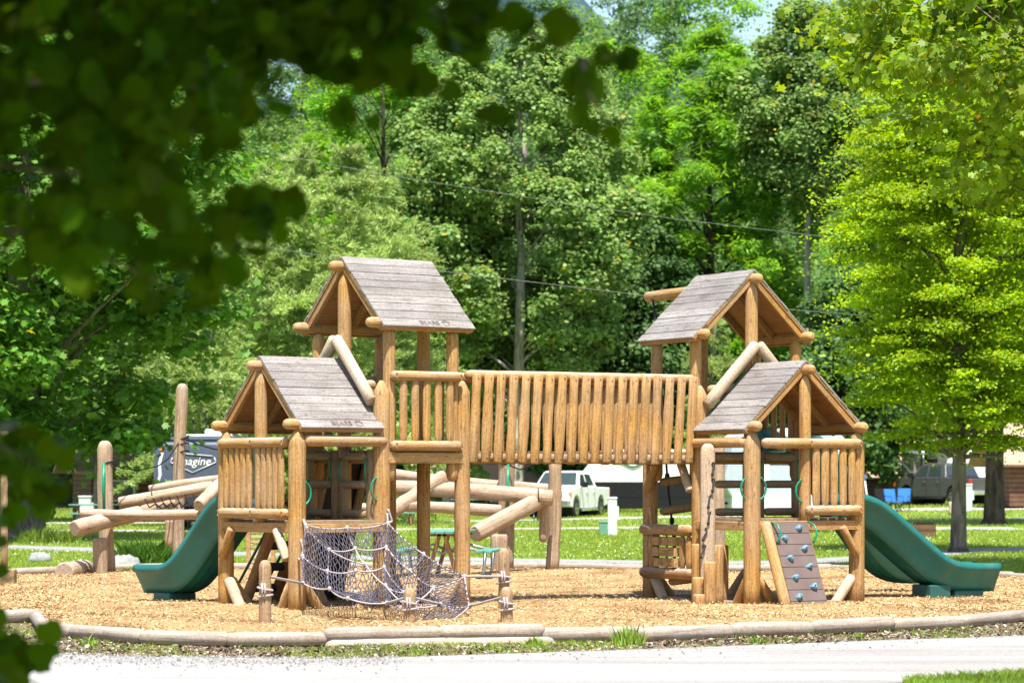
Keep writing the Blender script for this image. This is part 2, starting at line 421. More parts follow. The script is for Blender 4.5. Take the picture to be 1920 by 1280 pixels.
# border logs of the wood chip bed: polyline of the contact line, front
FRONT = [(-260, 1178), (-70, 1172), (66, 1166), (84, 1190), (138, 1197), (267, 1208), (428, 1213), (611, 1212), (826, 1207), (1018, 1205), (1207, 1203), (1372, 1195), (1523, 1191), (1672, 1184), (1803, 1177), (1906, 1166), (2060, 1148), (2250, 1128)]
BACK = [(-300, 1094), (30, 1081), (110, 1077), (180, 1073), (330, 1070), (470, 1069), (640, 1068), (770, 1067), (880, 1066), (1010, 1067), (1150, 1071), (1290, 1074), (1420, 1073), (1560, 1072), (1640, 1076), (1760, 1081), (1900, 1088), (2080, 1100), (2260, 1116)]
fr = [gp(*q) for q in FRONT]; bk = [gp(*q) for q in BACK]
def resample(pl, n):
    pl = np.array(pl); s = np.concatenate([[0], np.cumsum(np.hypot(*np.diff(pl, axis=0).T))]); t = np.linspace(0, s[-1], n)
    return list(zip(np.interp(t, s, pl[:, 0]), np.interp(t, s, pl[:, 1])))
def mulch_bed():
    f2, b2 = resample(fr, 70), resample(bk, 70); mb = MB(); vs, fs = [], []; K = 46
    for k in range(K + 1):
        for i, (a, b) in enumerate(zip(f2, b2)):
            t = k / K; x = a[0] + (b[0] - a[0]) * t; y = a[1] + (b[1] - a[1]) * t
            e = min(t, 1 - t) * 22
            z = .02 + .075 * min(1, e / 2) + .03 * math.sin(x * 1.3 + y * .7) * math.sin(y * .9 - x * .4) * min(1, e)
            vs.append((x, y, z))
    for k in range(K):
        for i in range(69): fs.append((k * 70 + i, k * 70 + i + 1, (k + 1) * 70 + i + 1, (k + 1) * 70 + i))
    mb.add(vs, fs, [[(0, 0)] * 4] * len(fs), 0, True); o = kind(mb.build('wood_chip_bed', M['mulch']), 'structure')
    # loose chips, far past counting
    n = 85000; k = rng.random(n) ** 1.5; i = rng.random(n) * 69
    f3, b3 = np.array(f2), np.array(b2); i0 = i.astype(int); fr_ = (i - i0)[:, None]
    fa = f3[i0] * (1 - fr_) + f3[i0 + 1] * fr_; ba = b3[i0] * (1 - fr_) + b3[i0 + 1] * fr_
    k = .01 + k * .98; p = fa + (ba - fa) * k[:, None]; x, y = p.T; e = np.minimum(k, 1 - k) * 22
    z = .028 + .075 * np.minimum(1, e / 2) + .03 * np.sin(x * 1.3 + y * .7) * np.sin(y * .9 - x * .4) * np.minimum(1, e) + rng.random(n) * .014
    ang = rng.random(n) * np.pi; tl = rng.normal(0, .35, n); L = rng.uniform(.008, .026, n); W = rng.uniform(.003, .008, n); rl = rng.normal(0, .5, n)
    ax = np.stack([np.cos(ang) * np.cos(tl), np.sin(ang) * np.cos(tl), np.sin(tl)], 1) * L[:, None]
    ay = np.stack([-np.sin(ang) * np.cos(rl), np.cos(ang) * np.cos(rl), np.sin(rl)], 1) * W[:, None]
    c = np.stack([x, y, z], 1)
    v = np.stack([c - ax - ay, c + ax - ay * .6, c + ax * .9 + ay, c - ax * .9 + ay * .8], 1).reshape(-1, 3)
    t = NT('loose_wood_chip'); isl = t.island()
    col = t.ramp(isl, [(0, (.10, .055, .025)), (.14, (.26, .158, .066)), (.3, (.39, .245, .11)), (.6, (.49, .33, .16)), (.85, (.57, .42, .24)), (1, (.66, .55, .39))])
    p_ = t.n('NewGeometry').outputs['Position']; col = t.mix(col, t.ramp(t.noise(p_, .9, 5), [(.34, (.62, .56, .5)), (.5, (1, 1, 1)), (.7, (1.1, 1.1, 1.08))]), 1, 'MULTIPLY')
    kind(np_mesh('wood_chips', v, 4, t.fin(col, .85, .2)), 'stuff')
mulch_bed()

# road and verge in front
road_far = [gp(-300, 1222), gp(0, 1224), gp(250, 1232), gp(640, 1236), gp(900, 1228), gp(1280, 1215), gp(1600, 1203), gp(1920, 1192), gp(2250, 1175)]
road_near = [(-6, 22.0), (-4.2, 22.0), (-3, 22.0), (-1, 22.0), (0, 22.1), (1.6, 22.6), (3.2, 23.4), (4.4, 24.35), (7.0, 26.4)]
strip('gravel_road', road_near, road_far, M['gravel'], .008, 6)
fr_s = resample(fr, 40); rf_s = resample(road_far, 40)
strip('road_verge', [(x, y - .12) for x, y in rf_s], [(x, y + .05) for x, y in fr_s], M['soil'], .004, 3)
# paths beyond the bed
def path_px(name, ctr, wid, mat, z=.01):
    near, far = [], []
    pl = []
    for (a, b), (c, d) in zip(ctr[:-1], ctr[1:]):
        for k in range(5): pl.append((a + (c - a) * k / 5, b + (d - b) * k / 5))
    pl.append(ctr[-1])
    strip(name, [(x, y - wid / 2) for x, y in pl], [(x, y + wid / 2) for x, y in pl], mat, z, 3)
path_px('path', [(-14, 70), (-4, 60), (0, 57), (3.5, 55.2), (5.5, 55.6), (8, 60), (10.6, 65), (16, 69), (26, 72)], 3.6, M['path'])
path_px('path', [(-26, 88), (-12, 89), (-4, 91), (4, 93), (9, 92), (16, 90)], 3.2, M['drive'])
path_px('path', [(-30, 103), (-12, 104), (-3, 107), (4, 111), (9, 112)], 4.0, M['drive'])
path_px('path', [(10, 118), (15, 118), (20, 116), (30, 113)], 5.0, M['drive'])
path_px('path', [(9.5, 101), (13, 101.5), (22, 102)], 1.6, M['drive'])

# grass blades
def blades(name, x, y, h, w, mat, z0=None, lean=.45):
    n = len(x); z = ground_z(x, y) if z0 is None else z0
    a = rng.random(n) * 2 * np.pi; ln = rng.normal(0, lean, (n, 2)) * h[:, None]
    c = np.stack([x, y, z], 1); sx = np.stack([np.cos(a) * w, np.sin(a) * w, np.zeros(n)], 1)
    tip = c + np.stack([ln[:, 0], ln[:, 1], h], 1); mid = c + np.stack([ln[:, 0] * .35, ln[:, 1] * .35, h * .6], 1)
    v = np.stack([c - sx, c + sx, mid + sx * .8, tip, mid - sx * .8], 1).reshape(-1, 3)
    return np_mesh(name, v, 5, mat)
M['blade'] = foliage('grass_blade', (0.250, 0.330, 0.055), 0.40, .02, (.7, 1.4), patch=(.85, 1.15))
M['blade_bright'] = foliage('bright_grass_blade', (0.240, 0.350, 0.050), 0.40, .02, (.7, 1.3))
def inside_path(x, y):
    def near(ctr, wd):
        c = np.array(ctr); yc = np.interp(x, c[:, 0], c[:, 1]); return np.abs(y - yc) < wd / 2
    return near([(-14, 70), (-4, 60), (0, 57), (3.5, 55.2), (5.5, 55.6), (8, 60), (10.6, 65), (16, 69), (26, 72)], 3.6) | near([(-26, 88), (-12, 89), (-4, 91), (4, 93), (9, 92), (16, 90)], 3.2) | near([(-30, 103), (-12, 104), (-3, 107), (4, 111), (9, 112)], 4) & (x < 9) | near([(10, 118), (15, 118), (20, 116), (30, 113)], 5) & (x > 10) | near([(9.5, 101), (13, 101.5), (22, 102)], 1.6) & (x > 9.5)
def lawn_grass():
    n = 260000; d = 1 / (1 / 49 + (1 / 150 - 1 / 49) * rng.random(n)); px = rng.uniform(-150, 2070, n)
    x = (px - 960) / FPX * d; bc = np.array(bk); yb = np.interp(x, bc[:, 0], bc[:, 1])
    ok = (d > yb + .15) & ~inside_path(x, d); x, d = x[ok], d[ok]; n = len(x)
    kind(blades('grass', x, d, rng.uniform(.02, .065, n) * (1 + d / 160), .006 * d / 55 * rng.uniform(.7, 1.6, n), M['blade']), 'stuff')
    n = 2600; d = 1 / (1 / 52 + (1 / 110 - 1 / 52) * rng.random(n)); px = rng.uniform(-100, 2020, n); x = (px - 960) / FPX * d
    bc = np.array(bk); ok = (d > np.interp(x, bc[:, 0], bc[:, 1]) + .2) & ~inside_path(x, d) & (np.sin(x * .8) * np.sin(d * .21 + x * .3) > -.3); x, d = x[ok], d[ok]; n = len(x)
    c = np.stack([x, d, ground_z(x, d) + rng.uniform(.04, .09, n)], 1); s = rng.uniform(.008, .016, n)[:, None]
    v = np.stack([c + np.array(q) * s for q in ((1, 0, 0), (0, 1, .5), (-1, 0, 0), (0, -1, -.5))], 1).reshape(-1, 3)
    kind(np_mesh('clover_flowers', v, 4, plain('clover_white', (.7, .72, .62), .9, .1)), 'stuff')
lawn_grass()
def verge_grass():
    xs, ys, hs = [], [], []
    fa = np.array(fr); ra = np.array(road_far)
    n = 26000; x = rng.uniform(-6.5, 6.8, n); yf = np.interp(x, fa[:, 0], fa[:, 1]) - .12; yr = np.interp(x, ra[:, 0], ra[:, 1])
    t = rng.random(n); y = yr + (yf - yr) * t
    dens = .38 + .5 * np.sin(x * 2.1 + 1.3) * np.sin(x * .9) + .3 * np.sin(x * 5.3 + y * 3) - .35 * (x > 2.2) - .1
    dens = dens + .25 * (np.abs(x - .2) < 1.2)
    ok = rng.random(n) < dens * .8; x, y = x[ok], y[ok]; n = len(x)
    kind(blades('verge_grass', x, y, rng.uniform(.015, .055, n), np.full(n, .0035), M['blade_bright'], np.full(n, .004), .6), 'stuff')
    # near lawn corner on the camera's side of the road
    n = 26000; x = rng.uniform(3.2, 5.4, n); y = rng.uniform(22.0, 25.4, n); rn = np.array(road_near)
    ok = y < np.interp(x, rn[:, 0], rn[:, 1]) - .02 + .1 * np.sin(x * 9) * .3; x, y = x[ok], y[ok]; n = len(x)
    kind(blades('near_grass', x, y, rng.uniform(.03, .1, n), np.full(n, .004), M['blade_bright'], np.zeros(n), .4), 'stuff')
    # loose stones along the road edge
    n = 6000; x = rng.uniform(-6.5, 6.5, n); yr = np.interp(x, ra[:, 0], ra[:, 1]); y = yr - np.abs(rng.normal(0, .75, n)) + .25 * rng.random(n)
    ok = rng.random(n) < np.where(x < -1.0, .9, .08); x, y = x[ok], y[ok]; n = len(x)
    c = np.stack([x, y, np.full(n, .014)], 1); s = rng.uniform(.006, .02, n)[:, None]
    tri = [((1, 0, 0), (0, .8, .1), (-.2, -.1, .9), (.3, -.9, 0)), ((-.2, -.1, .9), (0, .8, .1), (-1, .1, 0), (.3, -.9, 0))]
    v = np.concatenate([np.stack([c + np.array(q) * s for q in f], 1).reshape(-1, 3) for f in tri])
    t = NT('pale_stone_chip'); kind(np_mesh('gravel_stones', v, 4, t.fin(t.ramp(t.island(), [(0, (.08, .076, .07)), (.5, (.24, .232, .224)), (1, (.42, .41, .40))]), .9, .2)), 'stuff')
verge_grass()
def verge_debris():
    n = 9000; fa = np.array(fr); ra = np.array(road_far); x = rng.uniform(-6.6, 6.9, n); yf = np.interp(x, fa[:, 0], fa[:, 1]) - .1; yr = np.interp(x, ra[:, 0], ra[:, 1]); y = yr + (yf - yr) * rng.random(n) ** .8 - .1 * rng.random(n)
    a = rng.random(n) * 6.283; L = rng.uniform(.006, .03, n); W = rng.uniform(.003, .011, n); c = np.stack([x, y, np.full(n, .012) + rng.random(n) * .012], 1)
    ax = np.stack([np.cos(a), np.sin(a), rng.normal(0, .3, n)], 1) * L[:, None]; ay = np.stack([-np.sin(a), np.cos(a), rng.normal(0, .5, n)], 1) * W[:, None]
    v = np.stack([c - ax - ay, c + ax - ay, c + ax + ay, c - ax + ay], 1).reshape(-1, 3)
    t = NT('verge_litter'); kind(np_mesh('verge_litter', v, 4, t.fin(t.ramp(t.island(), [(0, (.035, .025, .018)), (.45, (.11, .075, .045)), (.75, (.26, .18, .10)), (.92, (.38, .34, .3)), (1, (.5, .47, .44))]), .9, .1)), 'stuff')
verge_debris()

# ------------------------------------------------------------------ the play structure
E, G = 1.24, 1.6
class Frame:
    def __init__(self, fx, fy, ang, gang):
        self.o = Vector((fx, fy, 0)); self.u = Vector((math.cos(ang), math.sin(ang), 0)); self.v = Vector((math.cos(gang), math.sin(gang), 0))
    def __call__(self, a, b, z): return self.o + self.u * a + self.v * b + Vector((0, 0, z))
FL = Frame(X(557, 34.2), 34.2, RAD(37.8), RAD(127.8))
FR = Frame(X(1410, 35.8), 35.8, RAD(118.3), RAD(28.3))
play = thing('play_structure', 'large golden log playground with four plank roofed towers, a railed bridge and two green slides', 'playground', (.4, 36.3, 0))
ZUP = Vector((0, 0, 1))
DECK1, DECK2 = 1.17, 2.02

def bolts(mb, pts, r=.012):
    for p, nrm in pts:
        p = Vector(p); nn = Vector(nrm).normalized()
        mb.tube([p - nn * .004, p + nn * .006], [r, r * .8], 6, True)
def one(name, mat, p0, p1, r, parent=play, **k):
    mb = MB(); mb.log(p0, p1, r, **k); return mb.build(name, [mat, M['endgrain']] if k.get('endmi') else mat, parent)

def picket(F, a, b, z0, z1, out, parent, r=.062, lean=0.0, mat='honey', tip='point', along=None):
    mb = MB(); p0, p1 = F(a, b, z0), F(a, b, z1)
    if along is not None: p1 = p1 + along * lean; 
    mb.log(p0, p1, r * rnd.uniform(.93, 1.06), cap=('bevel', tip), n=12, scale=(1, .62), nrm=out, wob=.03, rw=.03)
    o = mb.build('picket', M[mat], parent); return o

def railing(F, p, q, out, zt, zb, npk, two=True, r=.065, rt='rail', name='railing'):
    """p, q: (a, b) ends; out: outward direction; pickets stand outside of the rails"""
    A, B = F(*p, 0), F(*q, 0); d = (B - A); L = d.length; t = d / L
    off = out * .10; o = None
    for z in (zt, zb):
        mb = MB(); mb.log(A + off + ZUP * z - t * .05, B + off + ZUP * z + t * .05, r, cap=('round', 'round'))
        for e in (A + t * .0, B - t * .0):
            bolts(mb, [(e + off + out * (r - .004) + ZUP * (z + s * .028), out) for s in (-1, 1)])
        if o is None: o = mb.build(name, M[rt], play)
        else: mb.build('rail', M[rt], o)
    for i in range(npk):
        s = (i + .5) / npk; s = .5 + (s - .5) * .9; c = A + d * s + off + out * .0
        pm = MB(); pm.log(c + ZUP * (zb + .03), c + ZUP * (zt - .03) , .056 * rnd.uniform(.94, 1.06), cap=('peg', 'peg'), n=12, scale=(1, .6), nrm=out, wob=.035, rw=.03)
        pm.build('picket', M['honey'], o)
    return o

def tower(F, side):
    left = side == 'L'
    ou, ov = -F.u, -F.v
    # ---- posts
    def post(a, b, z0, z1, r=.105, cap='point', mat='honey', name='post'):
        return one(name, M[mat], F(a, b, z0), F(a, b, z1), r, cap=('flat', cap), seg=7, rw=.018, wob=.012)
    post(0, 0, 0, 2.27, .108); post(0, G, 0, 2.27, .1)
    post(E, 0, 0, 2.88, .105); post(E, G, 0, 2.88)
    post(2 * E, 0, 0, 2.9, .1, 'point' if left else 'round'); post(2 * E, G, 0, 2.9, .1, 'round')
    post(0, G / 2, 1.06, 3.0, .078, 'point'); post(E, G / 2, 1.0, 4.26, .085, 'point')
    post(2 * E - .02, G / 2, 0, 4.24, .085, 'point')
    for a, b in ((E + .13, .02), (2 * E - .14, .02), (E + .13, G - .02), (2 * E - .14, G - .02)):
        mb = MB(); mb.log(F(a, b, 1.64), F(a, b, 3.52), .078, cap=('round', 'round'), seg=6); mb.build('post', M['honey'], play)
    # ---- decks and beams
    def deck(a0, a1, z):
        mb = MB(); k = 9
        for i in range(k):
            b0 = -.02 + (G + .04) * (i + .5) / k
            mb.box(F((a0 + a1) / 2, b0, z - .02), F.u * ((a1 - a0) / 2 - .02), F.v * ((G + .04) / k / 2 - .004), ZUP * .02)
        mb.build('deck', M['deck'], play, .004)
    deck(0, E, DECK1); deck(E, 2 * E, DECK2)
    def beam(p, q, z, h=.065, th=.03, out=None, mat='under'):
        A, B = F(*p, z), F(*q, z); d = (B - A).normalized(); off = (out or Vector()) * .06
        mb = MB(); mb.box((A + B) / 2 + off, (B - A) / 2 + d * .03, (out or d.cross(ZUP)).normalized() * th, ZUP * h)
        if out is not None:
            for e in (A + d * .06, B - d * .06): bolts(mb, [(e + off + out * (th + .001) + ZUP * s * .03, out) for s in (-1, 1)])
        mb.build('beam', M[mat], play, .006)
    beam((0, .02), (0, G - .02), 1.08, out=ou, h=.06); beam((0.0, 0), (E, 0), 1.075, out=ov, h=.055, mat='honey'); beam((0, G), (E, G), 1.08)
    beam((E, 0), (E, G), 1.08, h=.06)
    beam((E, 0), (2 * E, 0), 1.93, out=ov, h=.065, mat='honey'); beam((2 * E, 0), (2 * E, G), 1.93, out=F.u, h=.065); beam((E, G), (2 * E, G), 1.93); beam((E, 0), (E, G), 1.93, h=.06)
    # ---- roofs
    def roof(a0, a1, zr, ze, mark, ov_=.14):
        sl = []
        half = G / 2 + ov_; rise = zr - ze; SL = math.hypot(half, rise); k = 9
        mb = MB(); um = MB()
        for s in (-1, 1):
            dv = (F.v * (s * half) - ZUP * rise) / SL; nn = (F.v * (s * rise) + ZUP * half) / SL
            w = SL / k
            for i in range(k):
                c = F((a0 + a1) / 2, G / 2, zr) + dv * (w * (i + .5)) + nn * (.004 + rnd.uniform(-.002, .002))
                j = rnd.uniform(-.008, .008)
                mb.box(c + F.u * j, F.u * ((a1 - a0) / 2), dv * (w / 2 - .0035), nn * .014)
                for q in (-.42, -.05, .38):
                    e = c + F.u * (q * (a1 - a0) + rnd.uniform(-.03, .03)) + nn * .0145
                    bolts(mb, [(e + dv * rnd.uniform(-.02, .02), nn)], .007)
            b0 = F((a0 + a1) / 2, G / 2, zr) + dv * (SL / 2) - nn * .024
            um.box(b0, F.u * ((a1 - a0) / 2 - .004), dv * (SL / 2 - .01), nn * .0115)
        ro = mb.build('roof', [M['plank']], play, .003)
        um.build('roof_lining', M['under'], ro)
        for s in (-1, 1):
            dv = (F.v * (s * half) - ZUP * rise) / SL; nn = (F.v * (s * rise) + ZUP * half) / SL
            for aa in (a0 + .045, (a0 + a1) / 2, a1 - .045):
                rb = MB(); c = F(aa, G / 2, zr) + dv * (SL * .5) - nn * .075
                rb.box(c, dv * (SL * .47), F.u * .028, nn * .038); rb.build('rafter', M['under'], ro, .005)
            e = MB(); p0 = F(a0 - .17, G / 2 + s * (half - .13), ze + .05); p1 = F(a1 - .03, G / 2 + s * (half - .13), ze + .05)
            e.log(p0, p1, .068, cap=('round', 'bevel')); e.build('eave_log', M['honey'], ro)
            # fascia under the plank edge
            fb = MB(); c = F((a0 + a1) / 2, G / 2, zr) + dv * (SL - .02) - nn * .052
            fb.box(c, F.u * ((a1 - a0) / 2 - .015), dv * .014, nn * .015); fb.build('fascia', M['under'], ro, .003)
        r = MB(); r.log(F(a0 - .17, G / 2, zr - .115), F(a1 - .02, G / 2, zr - .115), .066, cap=('round', 'bevel')); r.build('ridge_log', M['honey'], ro)
        if mark: lettering(ro, F, a0, a1, zr, half, rise, SL)
        return ro
    roof(-.03, E - .06, 3.17, 2.28, left)
    roof(E - .06, 2 * E + .1, 4.44 if left else 4.40, 3.54 if left else 3.49, left)
    # ---- bleached A brace leaning on the upper gable post
    for s in (0, G):
        p0 = F(E - .14, G / 2 + (s - G / 2) * .02, 3.42); p1 = F(E - .12, G / 2 + (s - G / 2) * .96, 2.62)
        one('brace', M['pale'], p0, p1, .076, cap=('bevel', 'flat'), seg=5)
    # ---- lower railings
    if left:
        railing(F, (0, .1), (0, G / 2), ou, 2.11, 1.25, 5); railing(F, (0, G / 2), (0, G - .06), ou, 2.11, 1.25, 5)
        one('rail', M['rail'], F(.06, -.06, 2.13), F(E + .03, -.06, 2.13), .07)
    else:
        railing(F, (0, G / 2), (0, G - .04), ou, 2.12, 1.27, 5)
        one('rail', M['rail'], F(-.1, .08, 2.12), F(-.1, G / 2 + .03, 2.12), .065)
        one('rail', M['honey'], F(.0, -.1, 2.13), F(E + .1, -.1, 2.13), .068)
        one('rail', M['rail'], F(-.07, .12, 1.06), F(-.07, .33, 1.06), .06)
    one('rail', M['rail'], F(.06, G + .05, 2.11), F(E - .05, G + .05, 2.11), .062)
    # ---- upper railings
    if left:
        railing(F, (E + .12, 0), (2 * E - .13, 0), ov, 2.94, 2.08, 5)
    railing(F, (E + .05, G), (2 * E - .05, G), F.v, 2.94, 2.08, 5) if not left else one('rail', M['rail'], F(E, G + .05, 2.94), F(2 * E, G + .05, 2.94), .06)
    one('rail', M['rail'], F(E - .04, .1, 2.83), F(E - .04, G / 2, 2.83), .06)
    if not left: one('rail', M['rail'], F(E - .04, G / 2, 2.83), F(E - .04, G - .05, 2.83), .06)
    # ---- climbing frame between the decks: posts, rungs and green handles on the shared face
    for b0 in (.12, .88):
        lm = MB()
        for bb in (b0, b0 + .56): lm.log(F(E - .08, bb, 1.10), F(E - .08, bb, 2.03), .062, cap=('bevel', 'flat'), scale=(1, .8), nrm=F.u)
        lo = lm.build('climbing_frame', M['rung'], play)
        for z in (1.24, 1.60, 1.95):
            rm = MB(); rm.log(F(E - .12, b0 + .04, z), F(E - .12, b0 + .52, z), .052, cap=('round', 'round')); rm.build('rung', M['rung'], lo)
    def handle(p, axis, out, h=.26, d=.075):
        mb = MB(); p = Vector(p); pts = [p + axis * (h / 2 * q) + out * (d * w) for q, w in ((-1.12, .04), (-1, .08), (-.8, .55), (-.45, .93), (0, 1.05), (.45, .93), (.8, .55), (1, .08), (1.12, .04))]
        mb.tube(pts, [.017, .014, .011, .012, .013, .012, .011, .014, .017], 8); mb.build('grab_handle', M['handle'], play)
    sg = -1 if left else 1
    for bb in (.12, .68, .88, 1.44): handle(F(E - .15, bb, 1.78), ZUP, -F.u * .7 - F.v * .72)
    if left:
        handle(F(.1, -.03, 1.5), ZUP, F.u); handle(F(E - .1, -.03, 1.55), ZUP, -F.u)
    else:
        handle(F(-.03, .11, 1.55), ZUP, F.v); handle(F(-.0, -.09, 1.55), ZUP, -(F.u * .1 + F.v) * 1.0 )
        handle(F(-.03, G / 2 - .08, 1.52), ZUP, -F.v)
        handle(F(E - .05, .1, 1.62), ZUP, F.v)
    # ---- braces at the foot of the posts, along the faces
    def foot(a, b, da, db, L=.36, mat='honey', z=.42):
        one('brace', M[mat], F(a + da * L * 1.15, b + db * L * 1.15, -.02), F(a + da * .07, b + db * .07, z), .075, cap=('flat', 'bevel'), seg=4, scale=(1, .85))
    for a, b, da, db, mt in ((0, 0, 1, 0, 'honey'), (0, 0, 0, 1, 'honey'), (0, G, 0, -1, 'pale'), (0, G, 1, 0, 'honey'), (E, 0, -1, 0, 'honey'), (E, G, 0, -1, 'honey'), (E, 0, 0, 1, 'honey'),
                             (2 * E, 0, -1, 0, 'pale' if not left else 'honey'), (2 * E, 0, 0, 1, 'honey'), (2 * E, G, 0, -1, 'honey')):
        foot(a, b, da, db, mat=mt)
    # knee braces under the decks
    def knee(a, b, da, db, z=1.03, mat='honey', out=Vector()):
        one('brace', M[mat], F(a + da * .07, b + db * .07, z - .36) + out, F(a + da * .30, b + db * .30, z) + out, .062, cap=('bevel', 'bevel'), seg=3, scale=(1, .8))
    knee(0, G, 0, -1, 1.06, out=ou * .1); 
    if left: knee(0, 0, 0, 1, 1.06, 'pale', ou * .1)
    if not left: knee(E, 0, 1, 0, 1.87, 'pale', ov * .1); knee(2 * E, 0, -1, 0, 1.87, 'honey', ov * .1)
    # ground sills
    for p, q in (((0, .25), (0, G - .2)), ((.2, 0), (E - .2, 0)), ((0.2, G), (E, G)), ((E, .1), (E, G - .1)), ((2 * E, .2), (2 * E, G - .2)), ((E + .2, 0), (2 * E - .2, 0))):
        one('sill_log', M['rung'], F(*p, .05), F(*q, .05), .075)

def text_mesh(txt, size, extr=.0, shear=0):
    cu = bpy.data.curves.new('t', 'FONT'); cu.body = txt; cu.size = size; cu.extrude = extr; cu.shear = shear; cu.align_x = 'CENTER'; cu.align_y = 'CENTER'
    ob = bpy.data.objects.new('t', cu); C.objects.link(ob); dg = bpy.context.evaluated_depsgraph_get(); dg.update()
    me = bpy.data.meshes.new_from_object(ob.evaluated_get(dg)); bpy.data.objects.remove(ob); bpy.data.curves.remove(cu); return me
def lettering(ro, F, a0, a1, zr, half, rise, SL):
    """routed outline letters and a paw print on the lowest plank of the sunny slope"""
    dv = (F.v * -half - ZUP * rise) / SL; nn = (F.v * -rise + ZUP * half) / SL
    c = F(a0 + (a1 - a0) * .56, G / 2, zr) + dv * (SL - .07) + nn * .0205
    rx, ry = F.u, -dv
    mb = MB()
    def line(pts, w=.0028):
        for p, q in zip(pts[:-1], pts[1:]):
            p, q = Vector((*p, 0)), Vector((*q, 0)); d = q - p
            if d.length < 1e-6: continue
            n2 = Vector((-d.y, d.x, 0)).normalized() * w; d = d.normalized() * w * .6
            Q = [p - d + n2, p - d - n2, q + d - n2, q + d + n2]
            vs = [c + rx * k.x + ry * k.y for k in Q]
            mb.add(vs, [(0, 1, 2, 3)], [[(0, 0)] * 4])
    me = text_mesh('BEARS', .105); ed = {}
    for f in me.polygons:
        vv = list(f.vertices)
        for i in range(len(vv)): k = tuple(sorted((vv[i], vv[(i + 1) % len(vv)]))); ed[k] = ed.get(k, 0) + 1
    V = [v.co.copy() for v in me.vertices]
    for (i, j), n_ in ed.items():
        if n_ == 1: line([(V[i].x * 1.05 - .07, V[i].y), (V[j].x * 1.05 - .07, V[j].y)])
    # paw-like oval mark
    for r0, cx, cy in ((.042, .19, -.005), (.012, .15, .035), (.012, .18, .048), (.012, .212, .042), (.012, .236, .02)):
        line([(cx + r0 * math.cos(k / 12 * 6.2832) * (1.25 if r0 > .02 else 1), cy + r0 * math.sin(k / 12 * 6.2832) * .8) for k in range(13)], .004)
    mb.build('lettering', M['carve'], ro)

tower(FL, 'L'); tower(FR, 'R')

# ---- bridge
def bridge():
    A0, B0 = FL(2 * E, 0, 0), FR(E, 0, 0); ax = (B0 - A0); L = ax.length; ax.normalize(); pv = Vector((-ax.y, ax.x, 0))
    A0 = A0 + ax * .1; L -= .2
    mb = MB(); k = 30
    for i in range(k):
        c = A0 + ax * (L * (i + .5) / k) + pv * .5 + ZUP * (DECK2 - .02)
        mb.box(c, pv * .5, ax * (L / k / 2 - .004), ZUP * .02)
    br = mb.build('bridge', M['deck'], play, .004)
    for off in (0.02, .98):
        s = MB(); s.log(A0 + pv * off + ZUP * 1.935, A0 + ax * L + pv * off + ZUP * 1.92, .062, cap=('bevel', 'bevel'), seg=6); s.build('stringer', M['rung'], br)
        h = MB(); h.log(A0 + pv * off + ZUP * 2.975 - ax * .06, A0 + ax * (L + .04) + pv * off + ZUP * 2.955, .066, seg=8, rw=.03); h.build('handrail', M['rail'], br)
    n = 19
    for side in (0, 1):
        out = -pv if side == 0 else pv
        for i in range(n):
            s = (i + .28) / (n - .45) * L
            base = A0 + ax * s + pv * (-.065 if side == 0 else 1.065)
            ln = ax * ((.055 if side == 0 else .0) + rnd.uniform(-.012, .012))
            p = MB(); z0, z1 = 1.865 + rnd.uniform(-.012, .01), 3.0 + rnd.uniform(-.012, .012)
            if side: base = base - ax * .07
            p0, p1 = base + ZUP * z0 - ln * .5, base + ZUP * z1 + ln * .5
            wd = [rnd.uniform(.057, .065) for _ in range(7)]
            if i % 3 == 1: wd[2] *= 1.18; wd[3] *= 1.12
            pts = [p0 + (p1 - p0) * q for q in (0, .015, .2, .4, .6, .8, .985, 1)]
            # slanted cut ends face outwards
            pts[0] = pts[0]; rad = [wd[0] * .82, wd[0], wd[1], wd[2], wd[3], wd[4], wd[5], wd[5] * .72]
            p.tube(pts, rad, 12, True, 0, None, (1, .6), out, .03)
            for z in (z0 + .075, z1 - .055):
                t = (z - z0) / (z1 - z0); bolts(p, [(p0 + (p1 - p0) * t + out * .037 + ax * .012, out)], .011)
            p.build('picket', M['honey'], br)
bridge()

